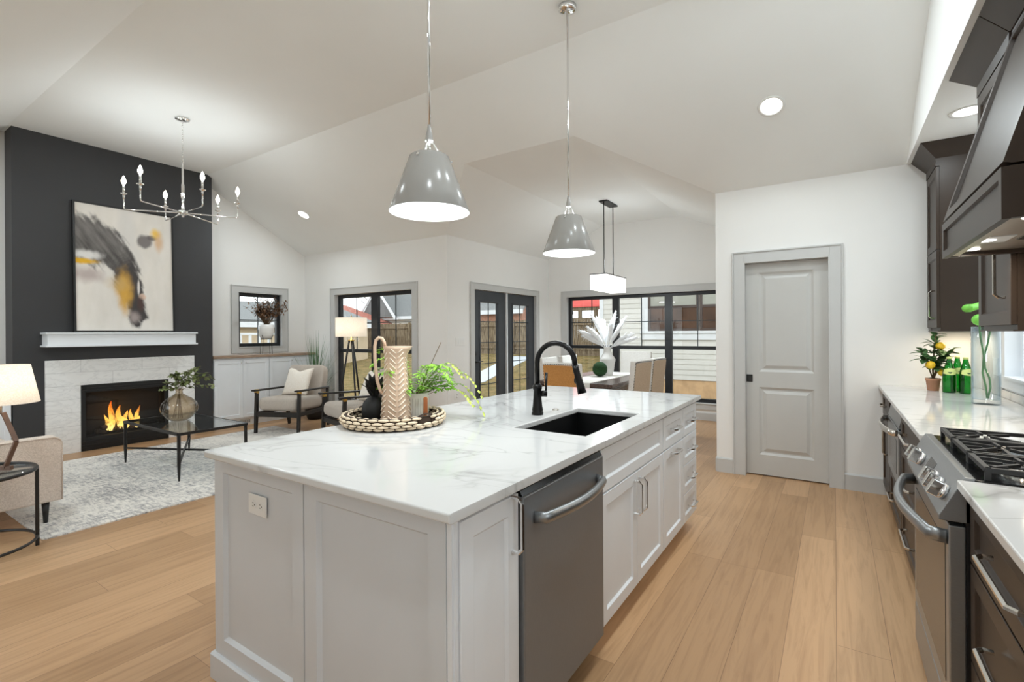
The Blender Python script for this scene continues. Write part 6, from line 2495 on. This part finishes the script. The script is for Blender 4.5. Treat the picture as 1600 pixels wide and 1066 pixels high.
# close neighbour with lap siding
HY = 12.3
HX0, HX1 = -5.26, 3.2
r = root('siding_house', 'neighbouring house with cream lap siding seen through the dining windows', 'house', (-1, HY + 2, -0.22))
wins = ((-3.96, -2.72), (-2.70, -1.46))
wx0, wx1, wz0, wz1 = -3.96, -1.46, 1.40, 2.62
mb = MB()
z = 0.20
while z < 3.6:
    z1_ = z + 0.128
    if z1_ > wz0 - 0.22 and z < wz1 + 0.12:
        spans = ((HX0 + 0.09, wx0 - 0.16), (wx1 + 0.16, HX1))
    else:
        spans = ((HX0 + 0.09, HX1),)
    for a, b in spans:
        mb.prism([(a, HY - 0.030, z), (a, HY - 0.018, z1_ + 0.006), (a, HY, z1_ + 0.006), (a, HY, z)], (b - a, 0, 0))
    z = z1_
mb.build('siding', M['siding'], r)
MB().box(HX0, HX1, HY, HY + 5, 0.2, 3.6).build('wall', M['siding'], r)
MB().box(HX0 + 0.05, HX1, HY - 0.01, HY + 5, -0.25, 0.2).build('foundation', M['foundation'], r)
MB().box(HX0 - 0.015, HX0 + 0.09, HY - 0.04, HY + 0.1, 0.18, 3.6).build('corner_board', M['extwhite'], r)
mb = MB()
mb.box(wx0 - 0.16, wx0, HY - 0.035, HY, wz0 - 0.06, wz1 + 0.12)
mb.box(wx1, wx1 + 0.16, HY - 0.035, HY, wz0 - 0.06, wz1 + 0.12)
mb.box(wx0 - 0.2, wx1 + 0.2, HY - 0.055, HY, wz0 - 0.06, wz0)
mb.box(wx0 - 0.16, wx1 + 0.16, HY - 0.035, HY, wz0 - 0.22, wz0 - 0.06)
mb.box(wx0, wx1, HY - 0.035, HY, wz1, wz1 + 0.12)
mb.build('window_surround', M['extwhite'], r)
for a, b in wins:
    mb = MB()
    s = 0.06
    for p in ((a, a + s, wz0, wz1), (b - s, b, wz0, wz1), (a + s, b - s, wz0, wz0 + s), (a + s, b - s, wz1 - s, wz1), (a + s, b - s, 1.97, 2.03)):
        mb.box(p[0], p[1], HY - 0.03, HY - 0.001, p[2], p[3])
    w_ = mb.build('window', M['extwin'], r)
    MB().box(a + s, b - s, HY - 0.012, HY - 0.002, wz0 + s, 1.97).build('pane', M['extglass'], w_)
    MB().box(a + s, b - s, HY - 0.012, HY - 0.002, 2.03, wz1 - s).build('blind', M['blind'], w_)
MB().prism([(HX0 - 0.6, HY - 0.6, 3.55), (HX1, HY - 0.6, 3.55), (HX1, HY + 3, 5.4), (HX0 - 0.6, HY + 3, 5.4)], (0, 0, 0.12)).build('roof', M['greyroof'], r)

# play shelter with red canopy over the fence
r = root('red_canopy_shelter', 'wooden shelter with a red canopy above the fence beyond the dining window', 'shelter', (-9.6, 20.5, 0.5))
MB().prism([(-11.4, 19.4, 2.5), (-8.35, 19.4, 2.5), (-8.9, 20.6, 3.6), (-10.9, 20.6, 3.6)], (0, 0.06, 0.08)).build('canopy', M['redcanopy'], r)
MB().prism([(-11.4, 22.0, 2.5), (-8.35, 22.0, 2.5), (-8.9, 20.7, 3.6), (-10.9, 20.7, 3.6)], (0, 0.06, 0.08)).build('canopy', M['redcanopy'], r)
MB().box(-11.3, -8.45, 19.45, 19.55, 2.33, 2.49).build('beam', M['fence'], r)
MB().box(-11.3, -8.45, 19.45, 19.55, 1.95, 2.03).build('hand_rail', M['fence'], r)
for x in (-11.2, -10.2, -9.3, -8.55):
    MB().box(x - 0.07, x + 0.07, 19.43, 19.57, 0.4, 2.49).build('post', M['fence'], r)

r = gable_house('red_roof_house', 'low house with a faded red roof behind the fence', -46, -29.4, 22.2, 27.0, 0.3, 2.32, 3.65, M['beigewall'], M['redroof'], over=0.3, hip=True)
r = gable_house('grey_roof_house', 'house with a big grey shingle roof behind the fence', -31.6, -20.5, 27, 36, 0.3, 2.95, 8.0, M['siding'], M['greyroof'], over=0.3)
r2_ = root('attic_gable', 'white trimmed grey gable dormer between the red and grey roofs', 'dormer', (-30.3, 26.4, 2.4))
MB().prism([(-32.2, 26.4, 2.7), (-28.4, 26.4, 2.7), (-30.3, 26.4, 5.0)], (0, 1.5, 0)).build('gable_wall', M['greyroof'], r2_)
mb = MB()
for sg in (-1, 1):
    mb.prism([(-30.3 + sg * 2.1, 26.28, 2.5), (-30.3, 26.28, 5.0), (-30.3, 26.28, 5.22), (-30.3 + sg * 2.35, 26.28, 2.5)], (0, 0.1, 0))
mb.build('rake_board', M['extwhite'], r2_)
r = gable_house('brick_house', 'reddish brick house behind the fence seen through the french doors', -20.4, -14.4, 22.8, 28.6, 0.3, 2.75, 5.2, M['brickwall'], M['greyroof'], over=0.2)
r = gable_house('beige_house', 'cream house with grey roof seen through the small window', -25.0, -19.0, 6.5, 16.0, -0.3, 1.9, 2.75, M['beigewall'], M['greyroof'], along='y', over=0.3)
MB().box(-18.72, -18.68, 6.2, 16.3, 1.66, 1.86).build('eave_board', M['extwhite'], r)
r = root('white_railing', 'white slatted railing in the yard outside the small window', 'railing', (-14.2, 7.6, -0.2))
mb = MB()
for z in (0.98, 1.36):
    mb.box(-14.22, -14.16, 6.4, 9.2, z, z + 0.06)
mb.build('rail', M['extwhite'], r)
mb = MB()
for k in range(10):
    mb.box(-14.21, -14.17, 6.5 + k * 0.28, 6.57 + k * 0.28, 1.04, 1.36)
mb.build('baluster', M['extwhite'], r)
for y in (6.4, 9.1):
    MB().box(-14.24, -14.14, y, y + 0.1, gz(0, 0), 1.45).build('post', M['extwhite'], r)


def tree(x, y, h_, rad, label, matn, sd_):
    z0 = gz(x, y)
    r = root('yard_tree', label, 'tree', (x, y, z0))
    random.seed(sd_)
    st = MB()
    st.tube([(x, y, z0), (x + 0.1, y, z0 + h_ * 0.45), (x, y + 0.1, z0 + h_ * 0.8)], [0.16, 0.11, 0.05], 8)
    lf = MB()
    for k in range(9):
        a = random.uniform(0, 2 * PI)
        p0 = Vector((x, y, z0 + h_ * random.uniform(0.4, 0.65)))
        p1 = p0 + Vector((math.cos(a) * rad * 0.7, math.sin(a) * rad * 0.7, h_ * random.uniform(0.1, 0.3)))
        st.tube([p0, p1], [0.05, 0.015], 5)
    c = Vector((x, y, z0 + h_ * 0.68))
    for k in range(1500):
        d = Vector((random.gauss(0, 1), random.gauss(0, 1), random.gauss(0, 0.75)))
        d = d.normalized() * (random.random() ** 0.45)
        p = c + Vector((d.x * rad, d.y * rad, d.z * h_ * 0.36))
        leaf_mesh(lf, p, (random.uniform(-1, 1), random.uniform(-1, 1), random.uniform(-1, 1)), random.uniform(0.2, 0.4), 0.16, 0.1, 1)
    st.build('trunk', M['bark'], r)
    lf.build('crown', M[matn], r)


tree(-36, 31, 7.5, 3.4, 'leafy autumn tree above the faded red roof', 'tree', 1)
tree(-18, 44, 9.5, 3.4, 'rust coloured tree behind the dormer', 'treered', 2)
tree(-10.5, 30, 9, 3.0, 'autumn tree behind the red canopy shelter', 'tree', 3)
tree(-26.5, 9.5, 6.0, 2.2, 'brown leafed tree beyond the cream house', 'treered', 4)
